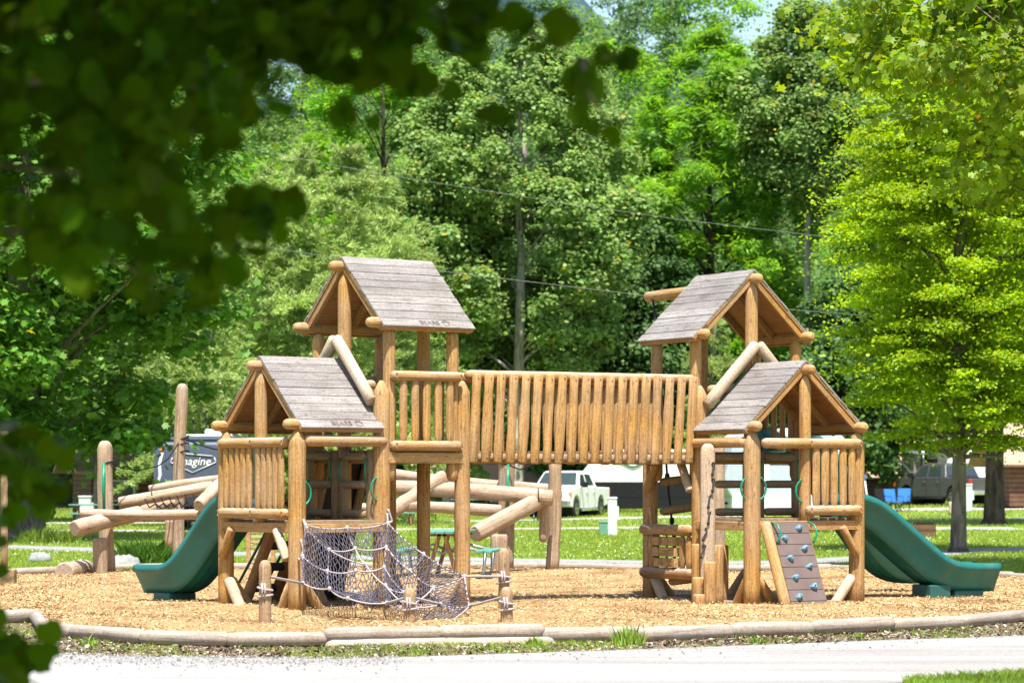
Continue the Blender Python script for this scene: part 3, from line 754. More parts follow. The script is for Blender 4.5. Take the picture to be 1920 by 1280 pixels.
# ---- slides
def slide(path_o, dirv, prof, wdt, mats, feet, name='slide'):
    """prof: (distance, height) of the bed; swept section with raised rounded sides"""
    lat = Vector((-dirv.y, dirv.x, 0)); W = wdt
    half = [(W, .30), (W + .055, .285), (W + .06, .20), (W + .02, .18), (W * .74, .0), (W * .62, -.085), (W * .40, -.045), (W * .2, -.09), (0, -.05)]
    inn = [(0, .0), (W * .45, .0), (W * .64, .04), (W * .88, .22), (W * .96, .285)]
    sec = [(-a, b) for a, b in half] + [(a, b) for a, b in reversed(half[:-1])] + [(a, b) for a, b in reversed(inn)] + [(-a, b) for a, b in inn[1:]]
    d = np.array([q[0] for q in prof]); z = np.array([q[1] for q in prof]); N = 34
    s = np.linspace(0, 1, N); tt = np.linspace(0, 1, len(d))
    def cr(v):        # smooth the control polygon
        w = np.interp(np.linspace(0, 1, 400), tt, v); k = np.hanning(71); k /= k.sum(); p = np.concatenate([np.full(35, w[0]), w, np.full(35, w[-1])]); sm = np.convolve(p, k, 'valid')
        sm[0], sm[-1] = v[0], v[-1]; return np.interp(s, np.linspace(0, 1, 400), sm)
    dd, zz = cr(d), cr(z); pts = [path_o + dirv * a + ZUP * b for a, b in zip(dd, zz)]
    mb = MB(); vs = []; m = len(sec)
    for i in range(N):
        t = (pts[min(i + 1, N - 1)] - pts[max(i - 1, 0)]).normalized(); up = lat.cross(t) * -1
        if up.z < 0: up = -up
        for a, b in sec: vs.append(pts[i] + lat * a + up * b)
    fs, mi = [], []
    for i in range(N - 1):
        for k in range(m):
            k2 = (k + 1) % m; fs.append((i * m + k, i * m + k2, (i + 1) * m + k2, (i + 1) * m + k)); mi.append(0)
    fs += [tuple(reversed(range(m))), tuple(range((N - 1) * m, N * m))]; mi += [0, 0]
    if (vs[1] - vs[0]).cross(vs[m] - vs[0]).dot(-lat) < 0: pass
    mb.add(vs, fs, [[(0, 0)] * len(f) for f in fs], mi, [True] * (len(fs) - 2) + [False] * 2)
    o = mb.build(name, mats, play)
    import bmesh
    bm = bmesh.new(); bm.from_mesh(o.data); bmesh.ops.recalc_face_normals(bm, faces=bm.faces); bm.to_mesh(o.data); bm.free()
    for q, w, h in feet:
        i = int(np.argmin(np.abs(dd - q))); b = pts[i]; f = MB(); top = b.z - .07
        f.box(Vector((b.x, b.y, top / 2)), dirv * w, lat * (W * .72), ZUP * (top / 2)); f.build('slide_foot', M['greendark'], o, .02, 2)
    return o
slide(FL(.46, G - .02, 0), FL.v, [(0, 1.19), (.3, 1.19), (.5, 1.12), (.85, .84), (1.2, .55), (1.5, .35), (1.8, .26), (2.2, .25), (2.5, .25)], .29, [M['green']], [(2.05, .2, 0)])
slide(FR(.6, G - .02, 0), FR.v, [(0, 1.19), (.3, 1.19), (.55, 1.1), (.9, .84), (1.25, .58), (1.55, .37), (1.85, .27), (2.2, .25), (2.55, .25)], .29, [M['green']], [(1.62, .17, 0), (2.1, .24, 0)])
slide(FR(1.85, G - .02, 0), (FR.v * .96 + FR.u * .28).normalized(), [(0, 2.04), (.3, 2.04), (.6, 1.9), (1.0, 1.55), (1.5, 1.05), (2.0, .6), (2.4, .36), (2.8, .28), (3.0, .28)], .29, [M['green']], [])

# ---- climbing wall with holds (right tower)
def climbing_wall():
    ou = -FR.u; b0, b1 = .20, G / 2 - .06
    T0, T1 = FR(-.12, b0, 1.12), FR(-.12, b1, 1.12); B0, B1 = FR(-.62, b0, 0), FR(-.62, b1, 0)
    up = (T0 - B0).normalized(); H = (T0 - B0).length; rx = (T1 - T0).normalized(); nn = rx.cross(up)
    if nn.dot(ou) < 0: nn = -nn
    W = (b1 - b0); mb = MB(); k = 8
    for i in range(k):
        c = B0 + rx * W / 2 + up * (H * (i + .5) / k); mb.box(c, rx * (W / 2), up * (H / k / 2 - .0025), nn * .02)
    w = mb.build('climbing_wall', M['panel'], play, .003)
    lg = MB(); lg.log(B0 - rx * .065 - nn * .02, T0 - rx * .065 - nn * .02 + up * .0, .07, cap=('flat', 'bevel'), seg=5); lg.build('side_log', M['honey'], w)
    lb = MB(); lb.log(B1 + rx * .0 - nn * .06, T1 - nn * .06, .05, cap=('flat', 'bevel'), seg=5); lb.build('side_log', M['honey'], w)
    for s, h in ((.72, .93), (.25, .82), (.73, .70), (.27, .60), (.74, .50), (.27, .385), (.72, .28), (.25, .175), (.73, .075)):
        c = B0 + rx * (W * s) + up * (H * h) + nn * .035; q = MB()
        for j in range(3):
            o = rx * rnd.uniform(-.022, .022) + up * rnd.uniform(-.016, .016)
            q.tube([c + o - nn * .03, c + o + nn * .0, c + o + nn * .028, c + o + nn * .04], [.029, .031, .021, .007], 8)
        q.tube([c - nn * .03 - rx * .05, c + rx * .0 + nn * .01, c - nn * .03 + rx * .05], [.016, .025, .016], 8)
        q.tube([c + nn * .036, c + nn * .043], [.009, .008], 6, mi=1)
        q.build('hold', [M['hold'], M['bolt']], w)
    for s in (.0, 1.02):
        q = MB(); p = B0 + rx * (W * s) + up * (H * .88) + nn * .02
        q.tube([p + up * (a * .13) + nn * (b * .09) + rx * ((.03 if s > .5 else .03) * b) for a, b in ((1.1, 0), (.95, .3), (.5, .9), (0, 1), (-.5, .95), (-.95, .3), (-1.1, 0))], .012, 8); q.build('grab_handle', M['handle'], w)
climbing_wall()
# sloped panel behind the upper left tower and a ladder under the lower one
def back_panel():
    mb = MB(); T = FL(E + .58, G + .02, 2.0); B = FL(E + .58, G + .75, .06); up = (T - B).normalized(); k = 9; H = (T - B).length; nn = FL.u.cross(up)
    for i in range(k): mb.box(B + up * (H * (i + .5) / k), FL.u * .42, up * (H / k / 2 - .002), nn * .02)
    o = mb.build('sloped_panel', M['rubber'], play, .003)
    for s in (-.3, .3): q = MB(); q.log(B + FL.u * s - nn * -.07, T + FL.u * s - nn * -.07, .055, cap=('flat', 'flat')); q.build('side_log', M['rung'], o)
back_panel()
def ladder(F, a0, a1, b0, b1, z1):
    mb = MB()
    for a in (a0, a1): mb.log(F(a, b1, 0), F(a, b0, z1), .075, cap=('flat', 'bevel'), seg=5)
    o = mb.build('ladder', M['under'], play)
    for t in (.25, .5, .75):
        q = MB(); q.log(F(a0, b1 + (b0 - b1) * t, z1 * t), F(a1, b1 + (b0 - b1) * t, z1 * t), .055, cap=('flat', 'flat')); q.build('rung', M['rubber'], o)
    for a in (a0, a1):
        q = MB(); q.tube([F(a - .05, b1, .3) + ZUP * .05, F(a - .05, b0 - .02, z1) + ZUP * .05], .018, 8); q.build('handrail', M['greendark'], o)
ladder(FL, .72, 1.14, G + .0, G + .75, 1.1)
# ---- pole with holes and rope, stepped posts (right tower)
def stepping():
    PB = Vector((X(1327, 36.25), 36.25, 0))
    o = one('climbing_pole', M['pale'], PB, PB + ZUP * 2.12, .095, cap=('flat', 'round'), seg=7, scale=(1, .6), nrm=(0, 1, 0))
    c = PB + Vector((0, -.05, 0))
    for x, z in ((.068, 1.86), (.068, 1.65), (.016, 1.45), (.014, 1.24), (-.018, 1.03), (-.048, .81)):
        p = c + Vector((x, 0, z)); q = MB(); q.tube([p + Vector((0, .03, 0)), p - Vector((0, .006, 0))], [.027, .027], 10); q.build('hole', M['bolt'], o)
        e = p + Vector((-.012 if z > 1.1 else -.045, -.02, -.115)); rp = MB(); rp.tube([p, p + Vector((0, -.03, -.03)), e, e - ZUP * .01, e - ZUP * .03, e - ZUP * .04], [.012, .012, .012, .02, .018, .008], 6); rp.build('rope', M['blackrope'], o)
    for px, d, h, r in ((1309, 36.45, .84, .085), (1310, 36.25, .42, .085), (1311, 36.05, .21, .082), (1331, 36.05, .62, .08), (1346, 36.3, .83, .075), (1357, 36.5, .82, .062)):
        q = Vector((X(px, d), d, 0)); one('stepping_post', M['honey'], q, q + ZUP * h, r, cap=('flat', 'bevel'), seg=4)
stepping()
# ---- block panel (noughts and crosses) under the bridge end
def block_panel():
    F = FR; ov = -F.v; a0, a1 = 2 * E + .02, E + .05
    A, B = F(a0, -.08, 0), F(a1, -.08, 0); t = (B - A).normalized(); L = (B - A).length
    mb = MB()
    for z in (1.0, .43): mb.log(A - t * .07 + ZUP * z, B + t * .02 + ZUP * z, .075)
    o = mb.build('block_panel', M['rail'], play)
    for s in (.06, .16, .80, .93):
        q = MB(); c = A + t * (L * s); q.log(c + ZUP * .49, c + ZUP * .93, .058, cap=('peg', 'peg'), n=12, scale=(1, .7), nrm=ov); q.build('picket', M['honey'], o)
    for i, s in enumerate((.30, .475, .65)):
        for j, z in enumerate((.57, .71, .85)):
            q = MB(); c = A + t * (L * s) + ZUP * z + F.v * .0; an = rnd.uniform(-.5, .6) if i < 2 else .1
            d1 = t * math.cos(an) + ov * math.sin(an); d2 = -t * math.sin(an) + ov * math.cos(an)
            q.box(c, d1 * .085, d2 * .06, ZUP * .058)
            if i == 2 and j != 0:
                for e in (-1, 1): q.tube([c + d2 * .0605 + d1 * .055 + ZUP * .045 * e, c + d2 * .0605 + d1 * .08], .004, 4, mi=1)
            if j == 0 and i > 0:
                q.tube([c + d2 * .0605 + d1 * (.04 * math.cos(k * .628) - .02) + ZUP * .04 * math.sin(k * .628) for k in range(11)], .004, 4, mi=1)
            q.build('block', [M['honey'], M['bolt']], o, .008)
    for s in (.30, .475, .65):
        q = MB(); q.tube([A + t * (L * s) + ZUP * .46, A + t * (L * s) + ZUP * .97], .012, 6); q.build('rod', M['bolt'], o)
    # rungs behind, and the hoist log with its knotted rope
    for a, b in (((1238, 904, 37.9), (1318, 894, 37.6)), ((1238, 959, 37.9), (1318, 947, 37.6)), ((1254, 1090, 37.6), (1316, 1082, 37.4))): one('rung', M['rung'], P(*a), P(*b), .058)
    one('hoist_log', M['honey'], F(2 * E + 1.36, G / 2 - .02, 4.19), F(2 * E - .5, G / 2 - .02, 4.21), .075, cap=('bevel', 'bevel'), endmi=1)
block_panel()
tp = FR(2 * E + 1.2, G / 2 - .02, 4.1)
def climbing_rope():
    t = thing('climbing_rope', 'black knotted rope hanging from the short log under the rear right roof', 'rope', tuple(tp))
    mb = MB(); b = tp.copy(); pts = [b + Vector((.013 * k + .008 * math.sin(k * .9), -.06 * k, -k * .2)) for k in range(19)]
    mb.tube(pts, .016, 7); mb.tube([b + Vector((-.05, 0, .1)), b + Vector((-.02, -.08, .04)), b + Vector((0, -.09, -.05)), b], .016, 6)
    mb.build('rope', M['blackrope'], t)
    for k in (12, 15, 18):
        q = MB(); q.tube([pts[k] + ZUP * .05, pts[k] + ZUP * .02, pts[k] - ZUP * .02, pts[k] - ZUP * .05], [.018, .034, .034, .018], 8); q.build('knot', M['blackrope'], t)
climbing_rope()

# ------------------------------------------------------------------ climbing net, anchor posts and ties
def PX(p): return P(p[0], p[1], p[2])
def climbing_net():
    n = {'A': (573, 984, 34.0), 'T': (651, 989, 34.45), 'Q': (727, 980, 34.85), 'L1': (567, 1042, 33.6), 'L2': (568, 1093, 33.2),
         'I1': (617, 1030, 33.6), 'I2': (614, 1070, 33.2), 'I3': (618, 1103, 32.9), 'B1': (652, 1121, 32.6), 'B2': (725, 1130, 32.4),
         'C1': (724, 1025, 34.2), 'C2': (720, 1063, 33.6), 'C3': (723, 1097, 33.0), 'M1': (666, 1028, 34.0), 'M2': (685, 1057, 33.7), 'M3': (667, 1069, 33.3), 'M4': (667, 1110, 32.9),
         'R1': (794, 1038, 34.0), 'R2': (871, 1080, 33.2), 'R3': (880, 1136, 32.6), 'S1': (769, 1069, 33.6), 'S2': (813, 1101, 33.0), 'S3': (826, 1132, 32.6), 'S4': (757, 1110, 32.9),
         'F1': (819, 1176, 31.95), 'F2': (783, 1174, 31.95), 'K': (765, 1135, 32.3)}
    V = {k: PX(v) for k, v in n.items()}
    t = thing('climbing_net', 'pale rope climbing net with dark torn mesh hung from the front left tower', 'net', tuple(V['B2'].xy) + (0,))
    def lerp(a, b, s): return a + (b - a) * s
    mb = MB()
    patches = [('A', 'I1', 'I2', 'L1', .02, 9, 6), ('L1', 'I2', 'I3', 'L2', .02, 9, 6), ('A', 'T', 'M1', 'I1', .10, 12, 5), ('T', 'Q', 'C1', 'M1', .10, 12, 5), ('I1', 'M1', 'M3', 'I2', .22, 8, 6),
               ('I2', 'M3', 'M4', 'I3', .10, 8, 6), ('I3', 'M4', 'B2', 'B1', .05, 11, 5), ('M4', 'C3', 'B2', 'B1', .05, 11, 6), ('Q', 'R1', 'S1', 'C1', .03, 13, 7), ('C1', 'S1', 'S4', 'C2', .05, 7, 6), ('C2', 'S4', 'S4', 'C3', .05, 7, 5),
               ('R1', 'R2', 'S2', 'S1', .03, 13, 6), ('S1', 'S2', 'S3', 'S4', .04, 9, 7), ('R2', 'R3', 'S3', 'S2', .03, 9, 8), ('S3', 'R3', 'F1', 'F2', .06, 11, 7), ('S4', 'S3', 'F2', 'K', .10, 9, 7), ('C3', 'S4', 'K', 'B2', .08, 6, 7), ('M2', 'C2', 'C3', 'M4', .14, 6, 7)]
    for a, b, c, d, sag, nu, nv in patches:
        nu, nv = int(nu * 1.3 + .5), int(nv * 1.35 + .5)
        a, b, c, d = V[a], V[b], V[c], V[d]
        def at(u, v):
            p = lerp(lerp(a, b, u), lerp(d, c, u), v); return p + Vector((0, .06, -1)) * (sag * 4 * u * (1 - u) * (.3 + v) * .8) + Vector((rnd.gauss(0, .004), 0, rnd.gauss(0, .004)))
        grid = [[at(i / nu, j / nv) for j in range(nv + 1)] for i in range(nu + 1)]
        # a hexagonal weave: zigzag cords joined by short links
        for i in range(nu + 1):
            pts = []
            for j in range(nv + 1):
                p = grid[i][j].copy()
                if 0 < i < nu: p += (grid[i + 1][j] - grid[i][j]) * (.22 if (i + j) % 2 else -.22)
                pts.append(p)
            mb.tube(pts, .0058, 4, False)
        for i in range(nu):
            for j in range(nv + 1):
                if (i + j) % 2 == 1 or True:
                    p, q = grid[i][j], grid[i + 1][j]
                    s0 = .22 if (i + j) % 2 else -.22; s1 = .22 if (i + 1 + j) % 2 else -.22
                    if (i + j) % 2 and rnd.random() < .97:
                        mb.tube([p + (q - p) * (s0 if i else 0), q + (q - p) * (s1 if i + 1 < nu else 0)], .0058, 4, False)
        for j in (0, nv):    # loose ends here and there
            for i in range(nu):
                if rnd.random() < .25: p = grid[i][j]; mb.tube([p, p + Vector((rnd.gauss(0, .03), 0, -.05 - .06 * rnd.random()))], .004, 4, False)
    kind(mb.build('mesh_panel', M['twine'], t), 'stuff')
    def rope(keys, r=.0095, sag=.03, name='rope', wrap=False):
        pts = [V[k] if isinstance(k, str) else Vector(k) for k in keys]; out = []
        for p, q in zip(pts[:-1], pts[1:]):
            for s in range(6): u = s / 6; out.append(lerp(p, q, u) - ZUP * (sag * 4 * u * (1 - u)))
        out.append(pts[-1]); q = MB(); q.tube(out, r, 8)
        return q.build(name, M['rope'], t)
    for ks in (['A', 'T', 'Q'], ['A', 'L1', 'L2'], ['L2', 'I3', 'B1', 'B2'], ['A', 'I1', 'M2', 'C3'], ['I1', 'I2', 'I3'], ['L1', 'I2', 'M3'], ['T', 'M1', 'M2'], ['I1', 'M1', 'C1'], ['Q', 'C1', 'C2', 'C3', 'B2'], ['M3', 'C2', 'S4', 'S3'],
               ['M3', 'M4', 'B2'], ['Q', 'R1', 'R2', 'R3', 'F1'], ['C1', 'S1', 'S2', 'S3'], ['R1', 'S1'], ['R2', 'S2', 'K'], ['S4', 'C3', 'K'], ['R3', 'S3', 'K'], ['F1', 'F2', 'K']): rope(ks)
    k = MB()
    kn = [V[q] for q in V]
    for p in kn: k = MB(); k.tube([p - ZUP * .028, p - ZUP * .01, p + ZUP * .012, p + ZUP * .028], [.014, .024, .023, .012], 7); k.build('knot', M['rope'], t)
    FLp = FL(0.02, -.11, 1.18); rope([FLp, 'A'], .017, 0); rope([FL(-.02, -.11, .95), FL(.02, -.14, .78), 'L1'], .014, .02); rope([FL(-.05, -.11, .72), 'L1'], .014, .03)
    rope([FL(E, -.12, 1.25), 'Q'], .016, 0); rope([FL(E + .02, -.11, 1.3), FL(E + .08, -.11, 1.15), 'Q'], .016, .0)
    ties = [('L2', AP[0], .98), ('R2', AP[2], .30), ('R3', AP[3], .35), ('B2', AP[1], .34), ('K', AP[1], .22)]
    for key, (px, d, h), z in ((('L2'), AP[0], .62), ('R2', AP[3], .50), ('R3', AP[2], .38), ('B2', AP[1], .36), ('S3', AP[1], .36)):
        rope([V[key], Vector((X(px, d), d, z))], .015, .0)
AP = [(497, 31.0, .79), (768, 31.8, .46), (950, 31.5, .48), (945, 34.2, .84)]
anchor_labels = ['tall weathered anchor post left of the front net, tied with pale rope', 'short anchor post in front of the net, wrapped twice with rope', 'short round topped anchor post right of the net, nearest the border logs', 'taller anchor post right of the net, standing behind the shorter one']
for (px, d, h), lb in zip(AP, anchor_labels):
    t = thing('anchor_post', lb, 'post', (X(px, d), d, 0), group='anchor posts of the rope net'); c = Vector((X(px, d), d, 0))
    mb = MB(); mb.log(c, c + ZUP * h, .068, cap=('flat', 'round'), seg=6, n=18); mb.build('shaft', M['anchor'], t)
    for dz, tl in ((h * .56, .012), (h * .56 + .075, -.016)):
        q = MB(); q.tube([c + Vector((math.cos(k / 14 * 6.2832) * .08, math.sin(k / 14 * 6.2832) * .08, dz - .04 + tl * math.cos(k / 14 * 6.2832))) for k in range(15)], .0125, 7, False); q.build('rope_wrap', M['rope'], t)
    q = MB()
    for dx in (-.03, .0): q.tube([c + Vector((dx, -.085, h * .56 - .06)), c + Vector((dx + .01, -.1, h * .56 + .02)), c + Vector((dx, -.085, h * .56 + .1))], .011, 6)
    q.build('knot', M['rope'], t)
climbing_net()

# ------------------------------------------------------------------ border logs
def border(pl, names, r=.078, second=()):
    for i, ((x0, y0), (x1, y1)) in enumerate(zip(pl[:-1], pl[1:])):
        a, b = Vector((x0, y0, 0)), Vector((x1, y1, 0)); rr = r * rnd.uniform(.94, 1.05); dz = rnd.uniform(0, .012)
        t = (b - a).normalized(); mb = MB(); z0 = rr * .9 + dz + (.045 if i in second else 0)
        mb.log(a + ZUP * z0 - t * .03, b + ZUP * (z0 + rnd.uniform(-.012, .012)) + t * .02, rr, cap=('round', 'round'), seg=7, n=16, wob=.03, rw=.03, bend=.004)
        bolts(mb, [(a + t * .15 + Vector((0, -rr * .8, z0 + rr * .5)), (0, -1, .4)), (b - t * .15 + Vector((0, -rr * .8, z0 + rr * .5)), (0, -1, .4))], .012)
        o = mb.build('border_log', M['border']); tag(o, names(i), 'border log', 'logs edging the wood chip bed')
        if i in second:
            q = MB(); q.log(a + Vector((0, -.11, .0)), b + Vector((0, -.11, .0)) + t * .12, r * .95, cap=('round', 'round'), seg=6, n=14, wob=.03)
            q = q.build('border_log', M['border']); tag(q, 'lower border log half buried under another, ' + ('below the front net' if i == 7 else 'beside the small grass tuft'), 'border log', 'logs edging the wood chip bed')
FN = {1: 'front border log at the far left, before the kink', 2: 'short front border log turned sideways at the left kink', 3: 'short front border log just right of the left kink', 4: 'front border log below the lower end of the left slide',
      5: 'front border log left of the tall roped anchor post', 6: 'front border log in front of the tall roped anchor post', 7: 'pale front border log lying on another before the net', 8: 'pale front border log before the two right anchor posts',
      9: 'front border log with grass below the middle of the bridge', 10: 'front border log behind the large grass tuft', 11: 'front border log in front of the stepped posts', 12: 'front border log before the mauve climbing wall', 13: 'front border log right of the climbing wall',
      14: 'front border log before the right slide', 15: 'front border log rising at the right slide end', 16: 'rightmost front border log at the picture edge'}
border(fr, lambda i: FN.get(i, 'front border log beyond the picture edge, %s end' % ('left' if i < 3 else 'right')), second=(7, 8))
BN = ['thin border log of the far edge, leftmost', 'far border log left of the cut log stump', 'far border log behind the cut log stump', 'far border log behind the split natural post', 'far border log behind the left slide', 'far border log behind the left tower ladder', 'far border log behind the climbing net', 'far border log behind the picnic table', 'far border log beneath the log climber',
      'far border log right of the log climber', 'far border log by the path under the bridge', 'far border log behind the block panel', 'far border log behind the climbing pole', 'far border log behind the climbing wall', 'far border log behind the right slide top', 'far border log behind the right slide', 'far border log right of the right slide', 'far border log at the right edge']
border(bk, lambda i: BN[min(i, len(BN) - 1)], .07)

# ------------------------------------------------------------------ natural log climber behind the towers
def log_climber():
    t = thing('log_climber', 'rustic climber of pale natural logs on crooked posts behind the towers', 'climber', (X(560, 49), 49, 0))
    def lg(a, b, r, name='log', cap=('bevel', 'bevel'), wob=.08, bend=.018, r1=None, **k):
        mb = MB(); mb.log(PX(a), PX(b), r, r1, cap=cap, endmi=1, wob=wob, rw=.05, bend=bend, seg=8, n=16, **k); return mb.build(name, [M['natural'], M['endgrain']], t)
    # posts (pixel of foot, pixel of top, depth)
    p1 = lg((203, 1080, 48.4), (197, 826, 48.4), .125, 'post', ('flat', 'round'), .06)
    lg((189, 1080, 48.0), (187, 1008, 48.0), .12, 'post', ('flat', 'bevel'))
    p2 = lg((334, 1062, 51), (342, 719, 51), .108, 'post', ('flat', 'round'), .05)
    lg((316, 1024, 50.6), (317, 974, 50.6), .07, 'post', ('round', 'flat'))
    p3 = lg((948, 1075, 49.3), (950, 852, 49.3), .135, 'post', ('flat', 'bevel'), .09)
    lg((936, 1078, 48.9), (936, 1001, 48.9), .15, 'post', ('flat', 'bevel'))
    p4 = lg((1035, 1076, 49.4), (1041, 852, 49.4), .118, 'post', ('flat', 'bevel'), .04)
    lg((1018, 1016, 49.1), (1019, 938, 49.1), .075, 'post', ('round', 'flat'), .02)
    p5 = lg((1352, 1076, 49.4), (1348, 820, 49.4), .11, 'post', ('flat', 'bevel'), .04)
    # left logs
    lg((151, 963, 47.9), (415, 962, 47.9), .088); lg((223, 943, 48.8), (400, 912, 48.8), .10); lg((279, 917, 49.6), (412, 897, 49.8), .07)
    lg((139, 991, 47.4), (262, 962, 48.6), .13); lg((372, 948, 47.5), (418, 902, 48.6), .105); lg((265, 958, 49.3), (330, 940, 49.3), .10)
    # right logs
    lg((700, 912, 48.9), (1037, 934, 48.9), .118, r1=.135); lg((715, 886, 49.7), (1046, 918, 49.6), .10); lg((700, 945, 48.6), (940, 957, 48.8), .10)
    lg((730, 962, 48.5), (835, 892, 49), .12); lg((890, 1001, 47.4), (1010, 938, 49.0), .14); lg((640, 950, 49), (730, 955, 49), .09)
    # cables and clamps
    def cab(pts, r=.014, parent=t, name='cable'):
        mb = MB(); mb.tube([PX(q) for q in pts], r, 6); return mb.build(name, M['black'], parent)
    cab([(210, 868, 48.3), (230, 878, 48.5), (262, 881, 49), (295, 874, 49.6), (315, 860, 50), (335, 830, 50.9)], .012)
    cab([(345, 822, 50.9), (372, 833, 50.8), (400, 841, 50.6), (430, 846, 50.4)], .014)
    cab([(955, 872, 49.1), (975, 880, 49), (995, 872, 49), (1012, 850, 49.1)], .014)
    for px, py, d, r in ((200, 867, 48.4, .132), (341, 822, 51, .118), (342, 846, 51, .12), (341, 832, 51, .12), (950, 868, 49.3, .14)):
        c = P(px, py, d); mb = MB(); mb.tube([c + Vector((math.cos(k / 16 * 6.2832) * r, math.sin(k / 16 * 6.2832) * r, .015 * math.sin(k))) for k in range(17)], .013, 6, False); mb.build('cable_clamp', M['black'], t)
    for a, b in (((285, 929, 48.5), (284, 921, 48.5)), ((1009, 915, 48.8), (1010, 940, 48.75))): cab([a, b], .01)
    # web of cable under the left logs
    for k in range(9):
        x = 272 + k * 15; cab([(x, 935 - k * 1.4, 48.7), (x + 8, 951, 48.5), (x + 20, 944 - k, 48.3), (x + 30, 952, 48.2)], .012, t, 'net_cable')
    for px, pz0, pz1, d in ((195, 866, 962, 48.22), (953, 870, 965, 49.12)):
        mb = MB(); mb.tube([P(px, pz0, d - .05), P(px - 1.5, (pz0 + pz1) / 2, d - .12), P(px + 1, pz1, d - .05)], [.022, .028, .022], 8); mb.build('green_strap', M['handle'], t)
    for q in ((800, 910, 36.5),): pass
log_climber()
def single_log(px, py, d, px2, py2, d2, r, label):
    mb = MB(); mb.log(P(px, py, d), P(px2, py2, d2), r, cap=('bevel', 'bevel'), endmi=1, wob=.03, seg=6, n=18); tag(mb.build('cut_log', [M['natural'], M['endgrain']]), label, 'log')
single_log(120, 1072, 47.0, 160, 1066, 48.6, .165, 'short thick cut log lying on the wood chips at left')
# the frame at the left edge
def edge_frame():
    d = 42.6; t = thing('crossbar_stand', 'slim wooden post with a cross log and box foot at the left edge', 'play post', (X(5, d), d, 0))
    def lg(a, b, r, name, mat='natural', cap=('flat', 'round')):
        mb = MB(); mb.log(PX(a), PX(b), r, cap=cap, seg=5); mb.build(name, M[mat], t)
    lg((8, 1080, d), (8, 815, d), .055, 'post', 'anchor'); lg((-190, 816, d - .2), (45, 814, d - .2), .055, 'crossbar', 'anchor', ('round', 'round')); lg((-180, 1080, d), (-180, 815, d), .055, 'post', 'anchor')
    mb = MB(); c = P(4, 1082, d - .1); mb.box(c, (.2, 0, 0), (0, .12, 0), (0, 0, .125)); mb.box(c - ZUP * .18, (.07, 0, 0), (0, .07, 0), (0, 0, .06)); mb.build('foot_box', M['anchor'], t, .012)
edge_frame()
def slatted_steps():
    d = 51.5; t = thing('slatted_steps', 'pale slatted wooden steps seen behind the left tower ladder', 'steps', (X(490, d), d, 0)); mb = MB()
    for k in range(9): c = P(488, 1062 - k * 9.5, d + k * .03); mb.box(c, (.2, 0, 0), (0, .05, 0), (0, 0, .022))
    mb.build('slats', M['pale'], t)
    for px in (466, 512): q = MB(); q.box(P(px, 1030, d + .05), (.035, 0, 0), (0, .06, 0), (0, 0, .4)); q.build('side_board', M['honey'], t)
slatted_steps()

# ------------------------------------------------------------------ picnic tables
def picnic_table(loc, rz, label, L=1.8, top='table_green'):
    t = thing('picnic_table', label, 'picnic table', (0, 0, 0), group='green picnic tables'); mb = MB()
    for k in range(5): mb.box((0, -.3 + k * .15, .74), (L / 2, 0, 0), (0, .07, 0), (0, 0, .022))
    mb.build('tabletop', M[top], t, .006)
    for x in (-L * .33, L * .33): q = MB(); q.box((x, 0, .70), (.04, 0, 0), (0, .34, 0), (0, 0, .022)); q.build('batten', M['under'], t)
    for s in (-1, 1):
        b = MB()
        for k in range(2): b.box((0, s * (.62 + .14 * k), .44), (L / 2, 0, 0), (0, .065, 0), (0, 0, .02))
        b.build('bench', M[top], t, .006)
        for x in (-L * .33, L * .33):
            g = MB(); g.tube([(x, s * .69, .42), (x, s * .66, .12), (x, s * .62, .03), (x, s * .52, .02)], .025, 8); g.tube([(x, s * .69, .42), (x, s * .3, .52), (x, 0, .4)], .022, 8); g.build('leg', M['steel'], t)
    for x in (-L * .33, L * .33):
        g = MB(); g.box((x, -.14, .36), (.04, 0, 0), (0, .03, .0), (0, .1, .36)); g.box((x, .14, .36), (.04, 0, 0), (0, .03, 0), (0, -.1, .36)); g.build('trestle', M['under'], t)
    t.location = loc; t.rotation_euler = (0, 0, rz)
    return t
pt = picnic_table((X(838, 45.6), 45.6, .08), RAD(84), 'picnic table with a green top on the wood chips behind the net')
for px, d, rz, lb in ((180, 97, 4, 'green picnic table on the lawn beside the big left tree'), (985, 108, 20, 'small green picnic table beside the white pickup'), (738, 99, 12, 'picnic table far behind the left tower base'), (885, 120, 0, 'picnic table before the brown cabin window'), (1560, 86, 5, 'picnic table partly behind the right slide')):
    dup(pt, (X(px, d), d, float(ground_z(X(px, d), d))), RAD(rz), None, lb)

# ------------------------------------------------------------------ vehicles, trailers and cabins
def smooth_obj(o, w=.04, seg=3):
    m = o.modifiers.new('bevel', 'BEVEL'); m.width = w; m.segments = seg; m.limit_method = 'ANGLE'; m.angle_limit = RAD(35)
    for p in o.data.polygons: p.use_smooth = True
    n = o.modifiers.new('wn', 'WEIGHTED_NORMAL'); n.keep_sharp = True
    return o
def arch(cx, r, z0, n=9): return [(cx + r * math.cos(a), z0 + r * math.sin(a)) for a in [math.pi * (1 - k / n) for k in range(n + 1)]]
def wheel(t, x, y, s, r=.41, w=.15):
    q = MB(); q.tube([(x, y - w, r), (x, y - w * .85, r), (x, y + w * .85, r), (x, y + w, r)], [r * .9, r, r, r * .9], 26); wh = q.build('wheel', M['tyre'], t)
    q = MB(); yo = y + s * (w + .004); q.tube([(x, y, r), (x, yo - s * .05, r), (x, yo, r)], [r * .66, r * .66, r * .6], 22)
    b = q.build('rim', M['chrome'], wh)
    for k in range(6):
        q = MB(); a = k * math.pi / 3; c = Vector((x, yo + s * .004, r)) + Vector((math.cos(a + .5), 0, math.sin(a + .5))) * r * .4
        q.tube([c - Vector((0, .004, 0)), c + Vector((0, .004, 0))], [r * .1, r * .1], 8); q.build('spoke_gap', M['black'], wh)
